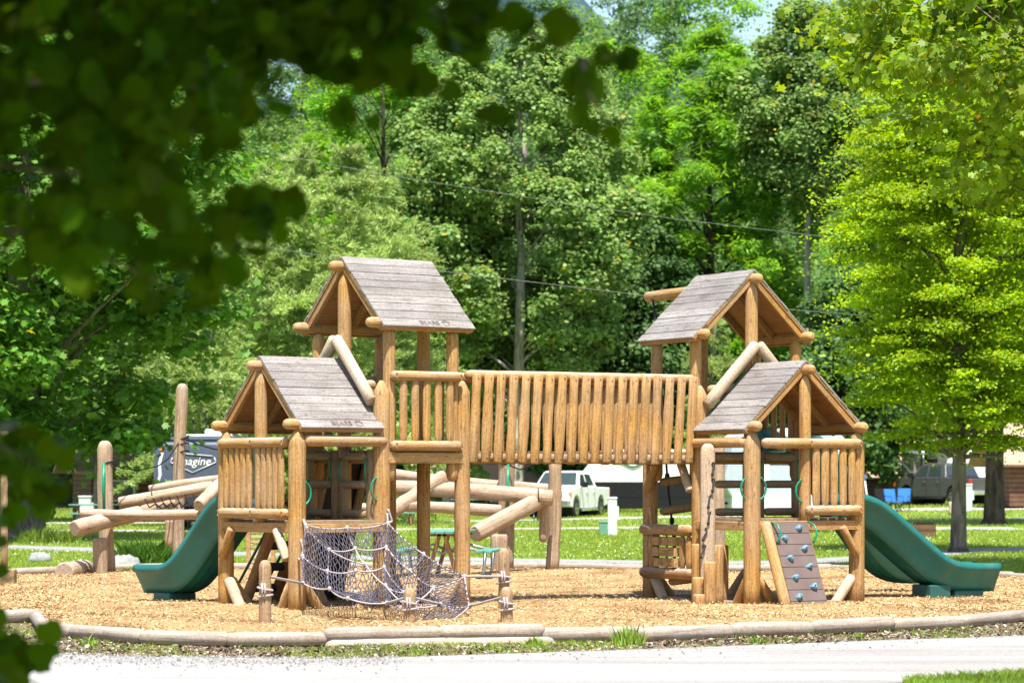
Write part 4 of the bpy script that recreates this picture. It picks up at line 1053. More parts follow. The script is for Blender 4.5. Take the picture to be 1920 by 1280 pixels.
def pickup(label, paint, loc, rz, front, cap_dark=False):
    t = thing('pickup_truck', label, 'pickup', (0, 0, 0), group='pickups parked on the campground')
    prof = [(.02, .52)] + arch(1.02, .5, .46) + [(1.55, .42)] + [(4.0, .42)] + arch(4.55, .5, .46) + [(5.1, .5), (5.78, .56), (5.8, 1.24), (4.05, 1.27), (3.9, 1.30), (1.35, 1.30), (.9, 1.26), (.12, 1.16), (.0, .9)]
    mb = MB(); mb.prism([Vector((x, -.97, z)) for x, z in prof], Vector((0, 1.94, 0))); smooth_obj(mb.build('body', paint, t), .05)
    q = MB()                                                              # dark bed inside and arches
    q.box((4.9, 0, 1.25), (.82, 0, 0), (0, .82, 0), (0, 0, .035)); q.build('bed_liner', M['black'], t)
    for x in (1.02, 4.55):
        q = MB(); q.tube([(x, -.8, .44), (x, .8, .44)], .5, 20); q.build('wheel_arch', M['black'], t)
    cb = [(1.32, 1.28), (2.02, 1.88), (2.3, 1.93), (3.55, 1.92), (3.72, 1.86), (3.98, 1.28)]
    mb = MB(); n = len(cb)
    vs = [Vector((x, s * (.93 - .20 * (z - 1.28) / .65), z)) for s in (-1, 1) for x, z in cb]
    mb.add(vs, [tuple(range(n)), tuple(reversed(range(n, 2 * n)))] + [(i, n + i, n + (i + 1) % n, (i + 1) % n) for i in range(n)], [[(0, 0)] * n] * 2 + [[(0, 0)] * 4] * n)
    smooth_obj(mb.build('cab', paint, t), .05)
    def yy(z): return .93 - .20 * (z - 1.28) / .65 + .006
    for s in (-1, 1):
        for poly in (((1.62, 1.34), (2.05, 1.78), (2.52, 1.80), (2.52, 1.34)), ((2.66, 1.34), (2.66, 1.80), (3.42, 1.79), (3.62, 1.34))):
            w = MB(); w.add([Vector((x, s * yy(z), z)) for x, z in poly], [(0, 1, 2, 3)], [[(0, 0)] * 4]); w.build('side_window', M['glass'], t)
        d = MB(); d.box((2.59, s * .975, .86), (.006, 0, 0), (0, .003, 0), (0, 0, .4)); d.box((3.6, s * .975, .86), (.006, 0, 0), (0, .003, 0), (0, 0, .4)); d.box((1.5, s * .975, .86), (.006, 0, 0), (0, .003, 0), (0, 0, .36)); d.build('door_gap', M['black'], t)
        for x in (2.42, 3.42): h = MB(); h.box((x, s * .985, 1.08), (.09, 0, 0), (0, .015, 0), (0, 0, .02)); h.build('door_handle', M['chrome'] if cap_dark else paint, t)
        m = MB(); m.box((1.62, s * 1.12, 1.38), (.06, 0, 0), (0, .13, 0), (0, 0, .11)); m.box((1.66, s * .98, 1.33), (.03, 0, 0), (0, .08, 0), (0, 0, .02)); m.build('mirror', M['black'], t, .02)
        b = MB(); b.tube([(1.6, s * .99, .36), (3.9, s * .99, .36)], .055, 8); b.build('side_step', M['chrome'] if not cap_dark else M['black'], t)
        h = MB(); h.box((.045, s * .74, .98), (.05, 0, 0), (0, .2, 0), (0, 0, .12)); h.build('headlight', M['silver'], t, .02)
        h = MB(); h.box((.12, s * .955, .98), (.1, 0, 0), (0, .03, 0), (0, 0, .1)); h.build('marker_lamp', M['orange'], t, .01)
        h = MB(); h.box((5.78, s * .9, 1.0), (.03, 0, 0), (0, .08, 0), (0, 0, .2)); h.build('tail_light', M['red'], t, .01)
        for x in (1.02, 4.55): wheel(t, x, s * .83, s)
    w = MB(); w.add([Vector((x, y, z)) for x, y, z in ((1.40, -.82, 1.36), (1.40, .82, 1.36), (1.99, .68, 1.86), (1.99, -.68, 1.86))], [(0, 1, 2, 3)], [[(0, 0)] * 4])
    for v in range(4): w.v[v] = (w.v[v][0] - .012, w.v[v][1], w.v[v][2] + .012)
    w.build('windscreen', M['glass'], t)
    w = MB(); w.add([Vector((x, y, z)) for x, y, z in ((3.955, -.8, 1.36), (3.955, .8, 1.36), (3.755, .7, 1.8), (3.755, -.7, 1.8))], [(0, 1, 2, 3)], [[(0, 0)] * 4])
    for v in range(4): w.v[v] = (w.v[v][0] + .014, w.v[v][1], w.v[v][2] + .006)
    w.build('rear_window', M['glass'], t)
    g = MB(); g.box((-.005, 0, .95), (.03, 0, 0), (0, .52, 0), (0, 0, .16)); g.build('grille', M['black'], t, .02)
    g = MB(); g.box((-.02, 0, .95), (.03, 0, 0), (0, .52, 0), (0, 0, .025)); g.build('grille_bar', M['chrome'], t, .01)
    g = MB(); g.box((-.06, 0, .62), (.1, 0, 0), (0, .98, 0), (0, 0, .13)); g.build('front_bumper', M['chrome'], t, .04, 2)
    g = MB(); g.box((5.86, 0, .62), (.09, 0, 0), (0, .95, 0), (0, 0, .1)); g.build('rear_bumper', M['chrome'], t, .03, 2)
    g = MB(); g.box((5.95, 0, .64), (.012, 0, 0), (0, .17, 0), (0, 0, .085)); g.build('number_plate', M['white'], t)
    g = MB(); g.tube([(5.80, 0, .98), (5.815, 0, .98)], [.09, .085], 16, scale=(1, 1)); g.build('emblem', M['silver'], t)
    R = Matrix.Rotation(rz, 3, 'Z'); off = R @ Vector((2.9, 0, 0)); t.location = Vector(loc) - off; t.rotation_euler = (0, 0, rz)
    return t
pickup('white crew cab pickup facing the camera beside the white travel trailer', M['white'], (X(1064, 117), 117, 0), RAD(72), 1)
gx = X(1778, 127); pickup('dark grey pickup seen from behind, parked behind the maple trunks', M['grey'], (gx, 127, float(ground_z(gx, 127)) - .05), RAD(-63), 0, True)

def trailer(name, label, loc, rz, L, W, H, skin, lower, cat='trailer', nose=.5):
    t = thing(name, label, cat, (0, 0, 0)); z0 = .75
    prof = [(0.25, z0), (0, z0 + .5), (0.0, z0 + .9), (nose, z0 + H - .25), (nose + .35, z0 + H), (L - .2, z0 + H), (L, z0 + H - .2), (L, z0)]
    mb = MB(); mb.prism([Vector((x, -W / 2, z)) for x, z in prof], Vector((0, W, 0))); smooth_obj(mb.build('body', skin, t), .08)
    mb = MB(); mb.box((L / 2 + .1, 0, .62), (L / 2 - .2, 0, 0), (0, W / 2 + .012, 0), (0, 0, .34)); mb.build('skirt', lower, t, .02)
    for s in (-1, 1):
        for x in (L * .55, L * .55 + .85): wheel(t, x, s * (W / 2 - .14), s, .34, .1)
        for x in ((1.6, L * .45, L * .8) if L < 9 else (L * .62, L * .85)):
            q = MB(); q.box((x, s * (W / 2 + .004), z0 + H * .62), (.42, 0, 0), (0, .008, 0), (0, 0, .28)); q.build('window', M['glass'], t)
        q = MB(); q.box((L * .3, s * (W / 2 + .004), z0 + H * .48), (.34, 0, 0), (0, .01, 0), (0, 0, .9)); q.build('door', M['offwhite'], t, .01)
    q = MB(); q.tube([(.3, -.5, .5), (-1.0, 0, .5), (.3, .5, .5)], .05, 8); q.tube([(-.75, 0, .5), (-.75, 0, .05)], .04, 8); q.build('hitch', M['black'], t)
    q = MB(); q.box((L * .6, 0, z0 + H + .12), (.45, 0, 0), (0, .35, 0), (0, 0, .13)); q.build('roof_unit', M['white'], t, .05)
    t.location = loc; t.rotation_euler = (0, 0, rz); return t
# dark trailer at the left: nose towards the camera
d = 89; W_ = 2.5
tl = trailer('travel_trailer', 'dark blue travel trailer with white curved stripes, nose to camera behind the log climber', (X(361, d), d, 0), RAD(86), 7.5, W_, 2.25, M['navy'], M['black'], nose=.3)
def trailer_front_marks():
    # local: nose at x=0 .. .35; the face is y across, z up
    def at(y, z): x = 0.0 if z < 1.65 else (z - 1.65) / (2.75 - 1.65) * .3; return Vector((x - .03, y, z))
    for s in (-1, 1):
        q = MB(); pts = [(.95, 2.45), (1.02, 2.1), (.98, 1.75), (1.08, 1.4), (1.2, 1.15)]
        for (a, b), (c, e) in zip(pts[:-1], pts[1:]):
            q.add([at(s * (a + .0), b), at(s * (a + .09), b), at(s * (c + .09), e), at(s * c, e)], [(0, 1, 2, 3)], [[(0, 0)] * 4])
        q.build('stripe', M['silver'], tl)
        q = MB(); q.box(at(s * 1.02, 2.55) + Vector((.02, 0, 0)), (.02, 0, 0), (0, .07, 0), (0, 0, .03)); q.build('marker_lamp', M['orange'], tl)
    q = MB()
    for pts in ([(.66, 2.3), (.72, 2.15), (0, 1.82), (-.72, 2.15), (-.66, 2.3)], [(.6, 2.34), (-.3, 2.42)]):
        for (a, b), (c, e) in zip(pts[:-1], pts[1:]): q.tube([at(-a, b), at(-c, e)], .018, 5)
    q.build('emblem', M['silver'], tl)
    me = text_mesh('Imagine', .36, .006, .25); o = link_mesh('lettering', me, tl, [M['white']])
    # text +x runs to the viewer's right: local -y when the nose faces the camera
    o.matrix_local = Matrix(((.262, .965, 0, 0), (-.0, 0, 1, 0), (0, 1, 0, 0), (0, 0, 0, 1))) if False else Matrix.Translation(at(0, 2.17) + Vector((-.02, 0, 0))) @ Matrix.Rotation(RAD(-90), 4, 'Z') @ Matrix.Rotation(RAD(90), 4, 'X')
    q = MB(); q.box((.34, 0, 3.0), (.06, 0, 0), (0, 1.2, 0), (0, 0, .03)); q.build('roof_trim', M['white'], tl)
trailer_front_marks()
# white trailer, side on
d = 127
tr = trailer('travel_trailer', 'white ribbed travel trailer with a black lower half beside the white pickup', (X(1092, d), d, .0), RAD(8), 9.2, 2.5, 2.15, M['siding'], M['black'], nose=.75)
q = MB()
for pts in ([(2.1, 2.62), (2.35, 2.62), (2.75, 2.42), (2.95, 2.35), (3.15, 2.42), (3.55, 2.62), (3.8, 2.62)],):
    for (a, b), (c, e) in zip(pts[:-1], pts[1:]): q.tube([(a - .9, -1.28, b - .22), (c - .9, -1.28, e - .22)], .05, 5)
o = q.build('emblem', M['box_green'], None); o.parent = tr
q = MB(); q.box((3.6, -1.262, 1.12), (5.0 - .6, 0, 0), (0, .01, 0), (0, 0, .34)); o = q.build('lower_panel', M['black'], None); o.parent = tr
d = 118
t2 = trailer('camper_trailer', 'pale camper trailer seen between the right tower posts', (X(1345, d), d, .1), RAD(12), 5.2, 2.3, 2.6, plain('pale_blue_siding', (.36, .42, .46), .5, var=.1), M['box_grey'], nose=.4)
d = 150; trailer('camper_trailer', 'white boxy camper behind the dark grey pickup', (X(1765, d), d, float(ground_z(X(1765, d), d)) - .1), RAD(4), 4.0, 2.4, 2.6, M['white'], M['box_grey'], nose=.1)

def cabin(label, loc, rz, L, W, H, RH, porch=True, win=True):
    t = thing('log_cabin', label, 'cabin', (0, 0, 0)); t['group'] = 'brown log cabins'
    mb = MB(); mb.box((0, 0, H / 2), (L / 2, 0, 0), (0, W / 2, 0), (0, 0, H / 2))
    for s in (-1, 1): mb.prism([Vector((s * L / 2, -W / 2, H)), Vector((s * L / 2, W / 2, H)), Vector((s * L / 2, 0, H + RH))], Vector((-s * .1, 0, 0)))
    mb.build('wall', M['cabin'], t)
    r = MB(); ov = .5
    for s in (-1, 1):
        a = Vector((0, s * (W / 2 + ov), H - RH * ov * 2 / W)); b = Vector((0, 0, H + RH + .02)); m = (a + b) / 2; up = (b - a) / 2; nn = Vector((1, 0, 0)).cross(up).normalized()
        r.box(m, Vector((L / 2 + .7 + (1.6 if porch else 0) * .5, 0, 0)), up, nn * .05)
    r.build('roof', M['tan_roof'], t)
    if win:
        for x in (-L * .25, L * .2):
            q = MB(); q.box((x, -W / 2 - .03, H * .55), (.55, 0, 0), (0, .03, 0), (0, 0, .42)); f = q.build('window', M['offwhite'], t)
            q = MB(); q.box((x, -W / 2 - .065, H * .55), (.47, 0, 0), (0, .01, 0), (0, 0, .35)); q.build('pane', M['glass'], f)
    if porch:
        for x, y in ((-L / 2 - 1.2, -W / 2), (-L / 2 - 1.2, 0), (-L / 2 - 1.2, W / 2), (-L / 2 - .1, -W / 2 - .1)):
            q = MB(); q.log((x, y, 0), (x, y, H), .1, cap=('flat', 'flat')); q.build('porch_post', M['honey'], t)
        for z in (.5, .95):
            q = MB(); q.log((-L / 2 - 1.2, -W / 2, z), (-L / 2 - 1.2, 0, z), .07); q.log((-L / 2 - 1.2, -W / 2, z), (-L / 2 - .1, -W / 2, z), .07); q.build('porch_rail', M['honey'], t)
    t.location = loc; t.rotation_euler = (0, 0, rz); return t
def at_g(px, d): return (X(px, d), d, float(ground_z(X(px, d), d)))
cabin('brown log cabin with a porch of golden posts behind the right tower', at_g(1606, 150), RAD(168), 3.6, 3.4, 1.5, 1.0)
cabin('brown log cabin with a white framed window behind the log climber', at_g(890, 146), RAD(6), 5.5, 4.5, 1.5, .8, False)
cabin('brown cabin with a wide tan roof behind the white pickup', at_g(1045, 152), RAD(-4), 5.6, 5, 1.3, .9, False)
cabin('brown cabin roof behind the dark blue trailer', at_g(262, 112), RAD(20), 4.6, 3.6, 2.1, .9, False)
cabin('reddish log cabin at the right picture edge behind the tree trunks', at_g(2010, 118), RAD(3), 6.2, 4.2, 2.0, 1.4, False)
cabin('tan roofed cabin behind the grey pickup', at_g(1718, 160), RAD(10), 3.4, 3.4, 1.7, 1.1, False)

# ------------------------------------------------------------------ campground furniture
def pedestal(name, label, px, d, h, w, mat, cat, cap=True):
    x, y, z = at_g(px, d); t = thing(name, label, cat, (x, y, z)); c = Vector((x, y, z))
    mb = MB(); mb.box(c + ZUP * h / 2, (w / 2, 0, 0), (0, w * .4, 0), (0, 0, h / 2)); mb.build('body', M[mat], t, .015)
    if cap: q = MB(); q.box(c + ZUP * (h + .02), (w * .55, 0, 0), (0, w * .46, 0), (0, 0, .03)); q.build('cap', M[mat], t, .01)
    q = MB(); q.box(c + Vector((w * .6, 0, h * .62)), (w * .12, 0, 0), (0, w * .3, 0), (0, 0, h * .18)); q.build('socket_box', M['box_grey'], t)
pedestal('utility_pedestal', 'tall pale grey hookup post on the lawn right of the white pickup', 1148, 82, 1.06, .26, 'box_grey', 'hookup post')
pedestal('utility_box', 'small green utility box on the lawn beside the pale hookup post', 1131, 83, .36, .24, 'box_green', 'utility box')
pedestal('utility_pedestal', 'grey metal hookup post on the lawn right of the maple trunk', 1814, 112, 1.05, .34, 'box_grey', 'hookup post')
pedestal('meter_box', 'white meter box on a post behind the left split post', 160, 100, .98, .42, 'box_grey', 'meter box')
pedestal('meter_box', 'green meter box at the right edge before the reddish cabin', 1901, 120, 1.2, .3, 'box_green', 'meter box')
def stake():
    x, y, z = at_g(1782, 108); mb = MB(); mb.log((x, y, z), (x, y, z + .5), .07, cap=('flat', 'bevel')); tag(mb.build('wooden_stake', M['pale']), 'short pale wooden stake on the lawn left of the maple trunk', 'stake')
stake()
def fire_ring():
    x, y, z = at_g(1722, 80); t = thing('fire_ring', 'rusty square fire ring with a grill on the lawn right of the slide', 'fire ring', (x, y, z)); c = Vector((x, y, z)); q = MB()
    for dx, dy, lx, ly in ((0, -.35, .42, .02), (0, .35, .42, .02), (-.42, 0, .02, .35), (.42, 0, .02, .35)): q.box(c + Vector((dx, dy, .18)), (lx, 0, 0), (0, ly, 0), (0, 0, .18))
    q.build('ring', M['cabin'], t)
    q = MB()
    for k in range(9): q.tube([c + Vector((-.1 + k * .06, -.35, .38)), c + Vector((-.1 + k * .06, .35, .38))], .01, 5)
    for s in (-1, 1): q.tube([c + Vector((-.1, s * .35, 0)), c + Vector((-.1, s * .35, .4)), c + Vector((.42, s * .35, .4)), c + Vector((.42, s * .35, 0))], .015, 5)
    q.build('grill', M['black'], t)
fire_ring()
def camp_chair(px, d, mat, label, rz):
    x, y, z = at_g(px, d); t = thing('camp_chair', label, 'camp chair', (0, 0, 0), group='folding camp chairs before the grey pickup')
    q = MB(); q.box((0, 0, .42), (.26, 0, 0), (0, .24, 0), (0, 0, .012)); q.build('seat', mat, t)
    q = MB(); q.box((0, .27, .68), (.26, 0, 0), (0, .05, .25), (0, -.01, .003)); q.build('backrest', mat, t)
    for s in (-1, 1):
        q = MB(); q.tube([(s * .28, -.24, 0), (s * .28, .24, .42), (s * .28, .34, .95)], .014, 6); q.tube([(s * .28, .24, 0), (s * .28, -.24, .42), (s * .28, -.24, .62), (s * .28, .26, .66)], .014, 6); q.build('leg', M['black'], t)
    q = MB(); q.tube([(-.28, -.24, 0), (.28, -.24, .42)], .012, 6); q.tube([(.28, -.24, 0), (-.28, -.24, .42)], .012, 6); q.build('cross_brace', M['black'], t)
    t.location = (x, y, z); t.rotation_euler = (0, 0, rz)
camp_chair(1676, 113, M['blue'], 'bright blue folding camp chair, left of a pair before the grey pickup', .5)
camp_chair(1692, 114, M['blue'], 'bright blue folding camp chair nearest the grey pickup front wheel', -.4)
camp_chair(1658, 114, M['black'], 'black folding camp chair beside the blue chairs', .2)
def flag_pole():
    x, y, z = at_g(1630, 112); t = thing('water_post', 'leaning white pole with a blue cap behind the right slide', 'pole', (x, y, z)); c = Vector((x, y, z))
    q = MB(); q.tube([c, c + Vector((-.18, 0, 1.3))], .03, 8); q.build('pole', M['white'], t)
    q = MB(); q.log(c + Vector((-.18, 0, 1.3)), c + Vector((-.2, 0, 1.52)), .06); q.build('cap', M['blue'], t)
flag_pole()
def awning():
    x, y, z = at_g(1722, 131); t = thing('awning_arm', 'grey folding awning arm with a white roller behind the grey pickup', 'awning', (x, y, z)); c = Vector((x, y, z))
    q = MB(); q.tube([c + Vector((-.3, 0, 1.3)), c + Vector((-1.1, 0, 2.35))], .05, 8); q.build('strut', M['steel'], t)
    q = MB(); q.tube([c + Vector((-1.4, 0, 2.5)), c + Vector((.3, .2, 2.38))], .09, 10); q.build('roller', M['white'], t)
    q = MB(); q.tube([c + Vector((.25, .2, 0)), c + Vector((.25, .2, 2.4))], .05, 8); q.build('post', M['steel'], t)
awning()
def boulder(px, d, s, label):
    x, y, z = at_g(px, d); mb = MB(); mb.log((x - s, y, z + s * .25), (x + s, y, z + s * .3), s * .6, cap=('round', 'round'), n=12, wob=.15, rw=.12); tag(mb.build('boulder', M['stone']), label, 'boulder')
boulder(232, 51.8, .3, 'grey boulder behind the split natural post'); boulder(75, 56, .22, 'flat pale stone in the grass below the big left tree'); boulder(1672, 140, .55, 'pale boulder on the lawn before the porch cabin')
def wires():
    for pts, lb in (([(-60, 372, 84), (0, 388, 84), (200, 418, 84), (640, 485, 84), (900, 517, 84), (1200, 553, 84), (1480, 580, 84), (1700, 598, 84), (2000, 622, 84)], 'lower overhead cable crossing above the tower roofs'),
                    ([(200, 232, 100), (440, 275, 100), (730, 329, 100), (1000, 372, 100), (1270, 411, 100), (1540, 443, 100), (1680, 458, 100), (2000, 488, 100)], 'upper overhead cable crossing before the treetops')):
        mb = MB(); mb.tube([PX(q) for q in pts], .0085, 6); tag(mb.build('overhead_cable', M['wire']), lb, 'cable', 'cables crossing before the trees')
wires()

# ------------------------------------------------------------------ trees
SH = {'diamond': np.array([(0, -.5, 0), (.32, -.02, .06), (0, .5, 0), (-.32, -.02, .06)]),
      'round': np.array([(0, -.5, 0), (.36, -.3, .05), (.42, .1, .08), (.0, .5, -.02), (-.42, .1, .08), (-.36, -.3, .05)]),
      'lobed': np.array([(0, -.5, 0), (.38, -.38, .03), (.46, -.05, .05), (.33, .12, .04), (.34, .40, .0), (0, .5, -.03), (-.34, .40, .0), (-.33, .12, .04), (-.46, -.05, .05), (-.38, -.38, .03)]),
      'leaf': np.array([(0, -.5, 0), (.34, -.3, .04), (.42, .12, .06), (0, .5, -.03), (-.42, .12, .06), (-.34, -.3, .04)]),
      'needle': np.array([(0, -.5, 0), (.11, 0, .02), (0, .5, 0), (-.11, 0, .02)]),
      'maple': np.array([(0, -.5, 0), (.22, -.34, .03), (.5, -.2, .02), (.34, .0, .05), (.46, .28, .0), (.16, .18, .05), (0, .55, -.03), (-.16, .18, .05), (-.46, .28, .0), (-.34, 0, .05), (-.5, -.2, .02), (-.22, -.34, .03)])}
def unit(v): return v / (np.linalg.norm(v, axis=1, keepdims=True) + 1e-9)
def leaves(c, nrm, size, shape, g, tang=None):
    """c (N,3), nrm (N,3), size (N,) -> vertices of one polygon per leaf"""
    n = len(c); nrm = unit(nrm)
    t = unit(np.cross(nrm, g.normal(size=(n, 3)))) if tang is None else unit(tang)
    b = unit(np.cross(nrm, t)); nrm = np.cross(t, b); sh = SH[shape]
    v = c[:, None, :] + size[:, None, None] * (sh[None, :, 0, None] * b[:, None, :] + sh[None, :, 1, None] * t[:, None, :] + sh[None, :, 2, None] * nrm[:, None, :])
    return v.reshape(-1, 3)
def crown_clumps(g, n, z0, z1, R, prof, rc, inner=.35):
    t = g.random(n); w = np.array([prof(x) for x in t]); keep = g.random(n) < (.25 + .75 * w); t, w = t[keep], w[keep]; n = len(t)
    a = g.random(n) * 2 * np.pi; r = w * R * np.sqrt(g.uniform(inner ** 2, 1, n))
    c = np.stack([np.cos(a) * r, np.sin(a) * r, z0 + (z1 - z0) * t], 1); return c, rc * g.uniform(.65, 1.3, n) * (.55 + .45 * w)
def clump_leaves(g, c, rc, m, flat=.6, up=.8, out=.6, jit=.5, shell=.5, spray=0, free=0):
    n = len(c); w = rc ** 2; k = g.choice(n, m, p=w / w.sum()); d = unit(g.normal(size=(m, 3))); r = rc[k] * g.uniform(shell ** 2, 1, m) ** .5 * (1 + .25 * g.normal(size=m) * .5)
    off = d * r[:, None]; off[:, 2] *= flat
    fm = g.random(m) < free; off[fm] = np.clip(g.normal(size=(int(fm.sum()), 3)), -1.25, 1.25) * (rc[k][fm, None] * np.array([1.1, 1.1, .9]))
    if spray:
        rad = unit(c[k] * np.array([1, 1, 0])); al = (off * rad).sum(1); off += rad * (al * spray)[:, None]; off[:, 2] -= .12 * np.maximum(0, al * (1 + spray)) ** 2
    nn = d * out + np.array([0, 0, up]) + g.normal(size=(m, 3)) * jit
    return c[k] + off, nn, d
def limb_tree(g, H, r0, tips, crown_base, lean=0.0, wig=.25, kinks=7, lf=.45):
    """trunk and limbs as one mesh"""
    mb = MB(); n = kinks + 3; px = np.cumsum(g.normal(0, wig, n)) * .5; py = np.cumsum(g.normal(0, wig, n)) * .5
    zs = np.linspace(0, H, n); tr = [Vector((px[i] * (i / n) + lean * zs[i], py[i] * (i / n), zs[i])) for i in range(n)]
    rad = [r0 * (1.5 if i == 0 else 1) * (1 - .9 * i / (n - 1)) + .012 for i in range(n)]
    tr.insert(1, tr[0] + (tr[1] - tr[0]) * .12); rad.insert(1, r0 * 1.12)
    mb.tube(tr, rad, 12, True, 0, None, None, None, .06)
    for p in tips:
        p = Vector(p); zb = min(max(crown_base * .9, p.z - (p.xy.length) * g.uniform(.5, 1.1)), H * .93); f = zb / H * (n - 1); i = min(int(f), n - 2)
        base = Vector((np.interp(zb, [q.z for q in tr], [q.x for q in tr]), np.interp(zb, [q.z for q in tr], [q.y for q in tr]), zb))
        rr = max(.02, r0 * (1 - .9 * zb / H) * lf); m = (base + p) / 2 + Vector((g.normal(0, .2), g.normal(0, .2), g.normal(.15, .2)))
        q1 = base + (m - base) * .5 + Vector((g.normal(0, .1), g.normal(0, .1), .05))
        mb.tube([base, q1, m, (m + p) / 2 + Vector((g.normal(0, .12), 0, g.normal(0, .12))), p], [rr, rr * .85, rr * .65, rr * .4, rr * .15], 7)
    return mb
PROF = {'oval': lambda t: max(0, math.sin(math.pi * min(1, t * .94 + .06)) ** .6), 'dome': lambda t: (1 - t ** 2.2) ** .5 * min(1, .55 + t * 2.5), 'cone': lambda t: (1 - t) ** .75 * .95 + .05, 'wide': lambda t: max(0, math.sin(math.pi * (t * .86 + .12))) ** .5}
def tree(label, px, d, H, R, z0, mat, seed, shape='diamond', size=.2, m=40000, clumps=110, rc=1.0, prof='oval', flat=.6, barkm='bark', r0=.3, name='broadleaf_tree', lean=0, up=.8, out=.6, jit=.5, ntips=26, inner=.35, feathery=False, loc=None, rz=0, wig=.25, shell=.5, group=None, trunkH=None, drop=None, spray=0, free=.14, lf=.45):
    g = np.random.default_rng(seed); loc = loc or at_g(px, d)
    t = thing(name, label, 'tree', loc, 0, group); ORIG[t.name] = Vector()
    c, r = crown_clumps(g, clumps, z0, H, R, PROF[prof], rc, inner)
    c[:, 0] += lean * c[:, 2]
    if drop is not None: keep = ~drop(c); c, r = c[keep], r[keep]
    tips = c[g.permutation(len(c))[:ntips]]
    mb = limb_tree(g, trunkH or H * .93, r0, tips, z0, lean, wig, 7, lf); mb.build('trunk', M[barkm], t)
    if feathery:
        n = m; k = g.choice(len(c), n, p=r ** 2 / (r ** 2).sum())
        nb = len(c) * 14; bk_ = np.arange(nb) // 14; bd = unit(g.normal(size=(nb, 3)) * np.array([1, 1, .55]) + np.array([0, 0, .55]) + unit(c[bk_] * np.array([1, 1, 0])) * .5)
        b = g.integers(0, nb, n); s = g.random(n) ** .7; L = r[bk_[b]] * 1.25
        p = c[bk_[b]] + bd[b] * (s * L)[:, None] + np.stack([0 * s, 0 * s, -.35 * s ** 2 * L], 1) + g.normal(size=(n, 3)) * .05
        tang = bd[b] * .8 + g.normal(size=(n, 3)) * .6; nn = g.normal(size=(n, 3)) + np.array([0, 0, .5]); v = leaves(p, nn, size * g.uniform(.6, 1.3, n), shape, g, tang)
    else:
        p, nn, dd = clump_leaves(g, c, r, m, flat, up, out, jit, shell, spray, free); v = leaves(p, nn, size * g.uniform(.6, 1.35, m), shape, g)
    np_mesh('crown', v, len(SH[shape]), M[mat], t)
    ORIG[t.name] = Vector(loc); t.rotation_euler = (0, 0, rz); return t

M['f_olive'] = foliage('olive_feathery_foliage', (0.300, 0.400, 0.120), 0.40, .02, (.78, 1.2))
M['f_grey'] = foliage('grey_green_foliage', (0.225, 0.345, 0.100), 0.45, .02, (.78, 1.2), yellow=.012)
M['f_bright'] = foliage('bright_green_foliage', (0.200, 0.390, 0.040), 0.50, .018, (.78, 1.2))
M['f_dark'] = foliage('dark_green_foliage', (0.100, 0.190, 0.060), 0.40, .015, (.78, 1.2))
M['f_mid'] = foliage('mid_green_foliage', (0.155, 0.280, 0.060), 0.45, .018, (.78, 1.2), yellow=.006)
M['f_maple'] = foliage('yellow_green_maple_foliage', (0.290, 0.420, 0.022), 0.50, .022, (.78, 1.2))
M['f_syc'] = foliage('sycamore_foliage', (0.220, 0.330, 0.028), 0.45, .022, (.78, 1.2), yellow=.003)
M['f_tulip'] = foliage('tulip_tree_foliage', (0.120, 0.250, 0.035), 0.45, .018, (.78, 1.2), yellow=.001)
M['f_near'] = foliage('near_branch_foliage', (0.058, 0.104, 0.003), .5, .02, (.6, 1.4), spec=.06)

def hz(py, d): return CAMH + (HORIZ - py) / FPX * d
# --- single trees in front of the wood
tree('large rounded olive green feathery tree behind the upper left tower', 600, 104, hz(268, 104), 4.6, .4, 'f_olive', 3, 'needle', .27, 120000, 260, 1.15, 'dome', barkm='bark', name='feathery_tree', feathery=True, inner=.5, r0=.3, trunkH=6)
tree('smaller pale olive feathery tree left of the lower left tower', 385, 97, hz(560, 97), 2.5, .3, 'f_olive', 4, 'needle', .24, 36000, 100, .9, 'dome', name='feathery_tree', feathery=True, inner=.4, r0=.18)
tree('small olive spruce seen under the upper right roof', 1335, 136, hz(575, 136), 2.0, .6, 'f_olive', 5, 'needle', .24, 16000, 70, .7, 'cone', name='feathery_tree', feathery=True, inner=.3, r0=.15)
tree('small yellowish feathery tree behind the left end of the bridge', 862, 138, hz(610, 138), 1.9, .6, 'f_olive', 6, 'needle', .24, 13000, 55, .7, 'cone', name='feathery_tree', feathery=True, inner=.3, r0=.15)
tree('tall grey green tree with a pale trunk rising behind the bridge', 968, 134, hz(30, 134), 5.8, 5.2, 'f_grey', 7, 'leaf', .19, 150000, 420, .75, 'oval', flat=.75, jit=.35, free=.15, lf=.3, drop=lambda c: (c[:, 1] < .5) & (np.abs(c[:, 0]) < 1.1) & (c[:, 2] < 14.5), barkm='bark_pale', r0=.36, inner=.45, ntips=34, wig=.75)
tree('grey green tree with arching pale limbs left of the pale trunked tree', 838, 136, hz(200, 136), 3.7, 3.4, 'f_grey', 8, 'leaf', .19, 60000, 190, .75, 'oval', flat=.75, jit=.35, free=.15, barkm='bark_pale', r0=.2, inner=.4)
tree('bright green tree with dark forked trunk behind the upper right tower', 1335, 146, hz(75, 146), 5.5, 4.6, 'f_bright', 9, 'needle', .42, 105000, 260, .85, 'oval', flat=.7, jit=.35, free=.12, drop=lambda c: (c[:, 1] < 1) & (np.abs(c[:, 0]) < .9) & (c[:, 2] < 15) & (c[:, 2] > 7.5), barkm='bark_dark', r0=.36, inner=.5, wig=.4, up=1.1, ntips=40)
tree('bright green tree at the top behind the feathery tree, dark limbs showing', 715, 150, hz(40, 150), 5.2, 5.0, 'f_bright', 10, 'needle', .44, 90000, 230, .9, 'oval', flat=.7, jit=.35, free=.12, barkm='bark_dark', r0=.34, inner=.5, wig=.4, up=1.1, ntips=36)
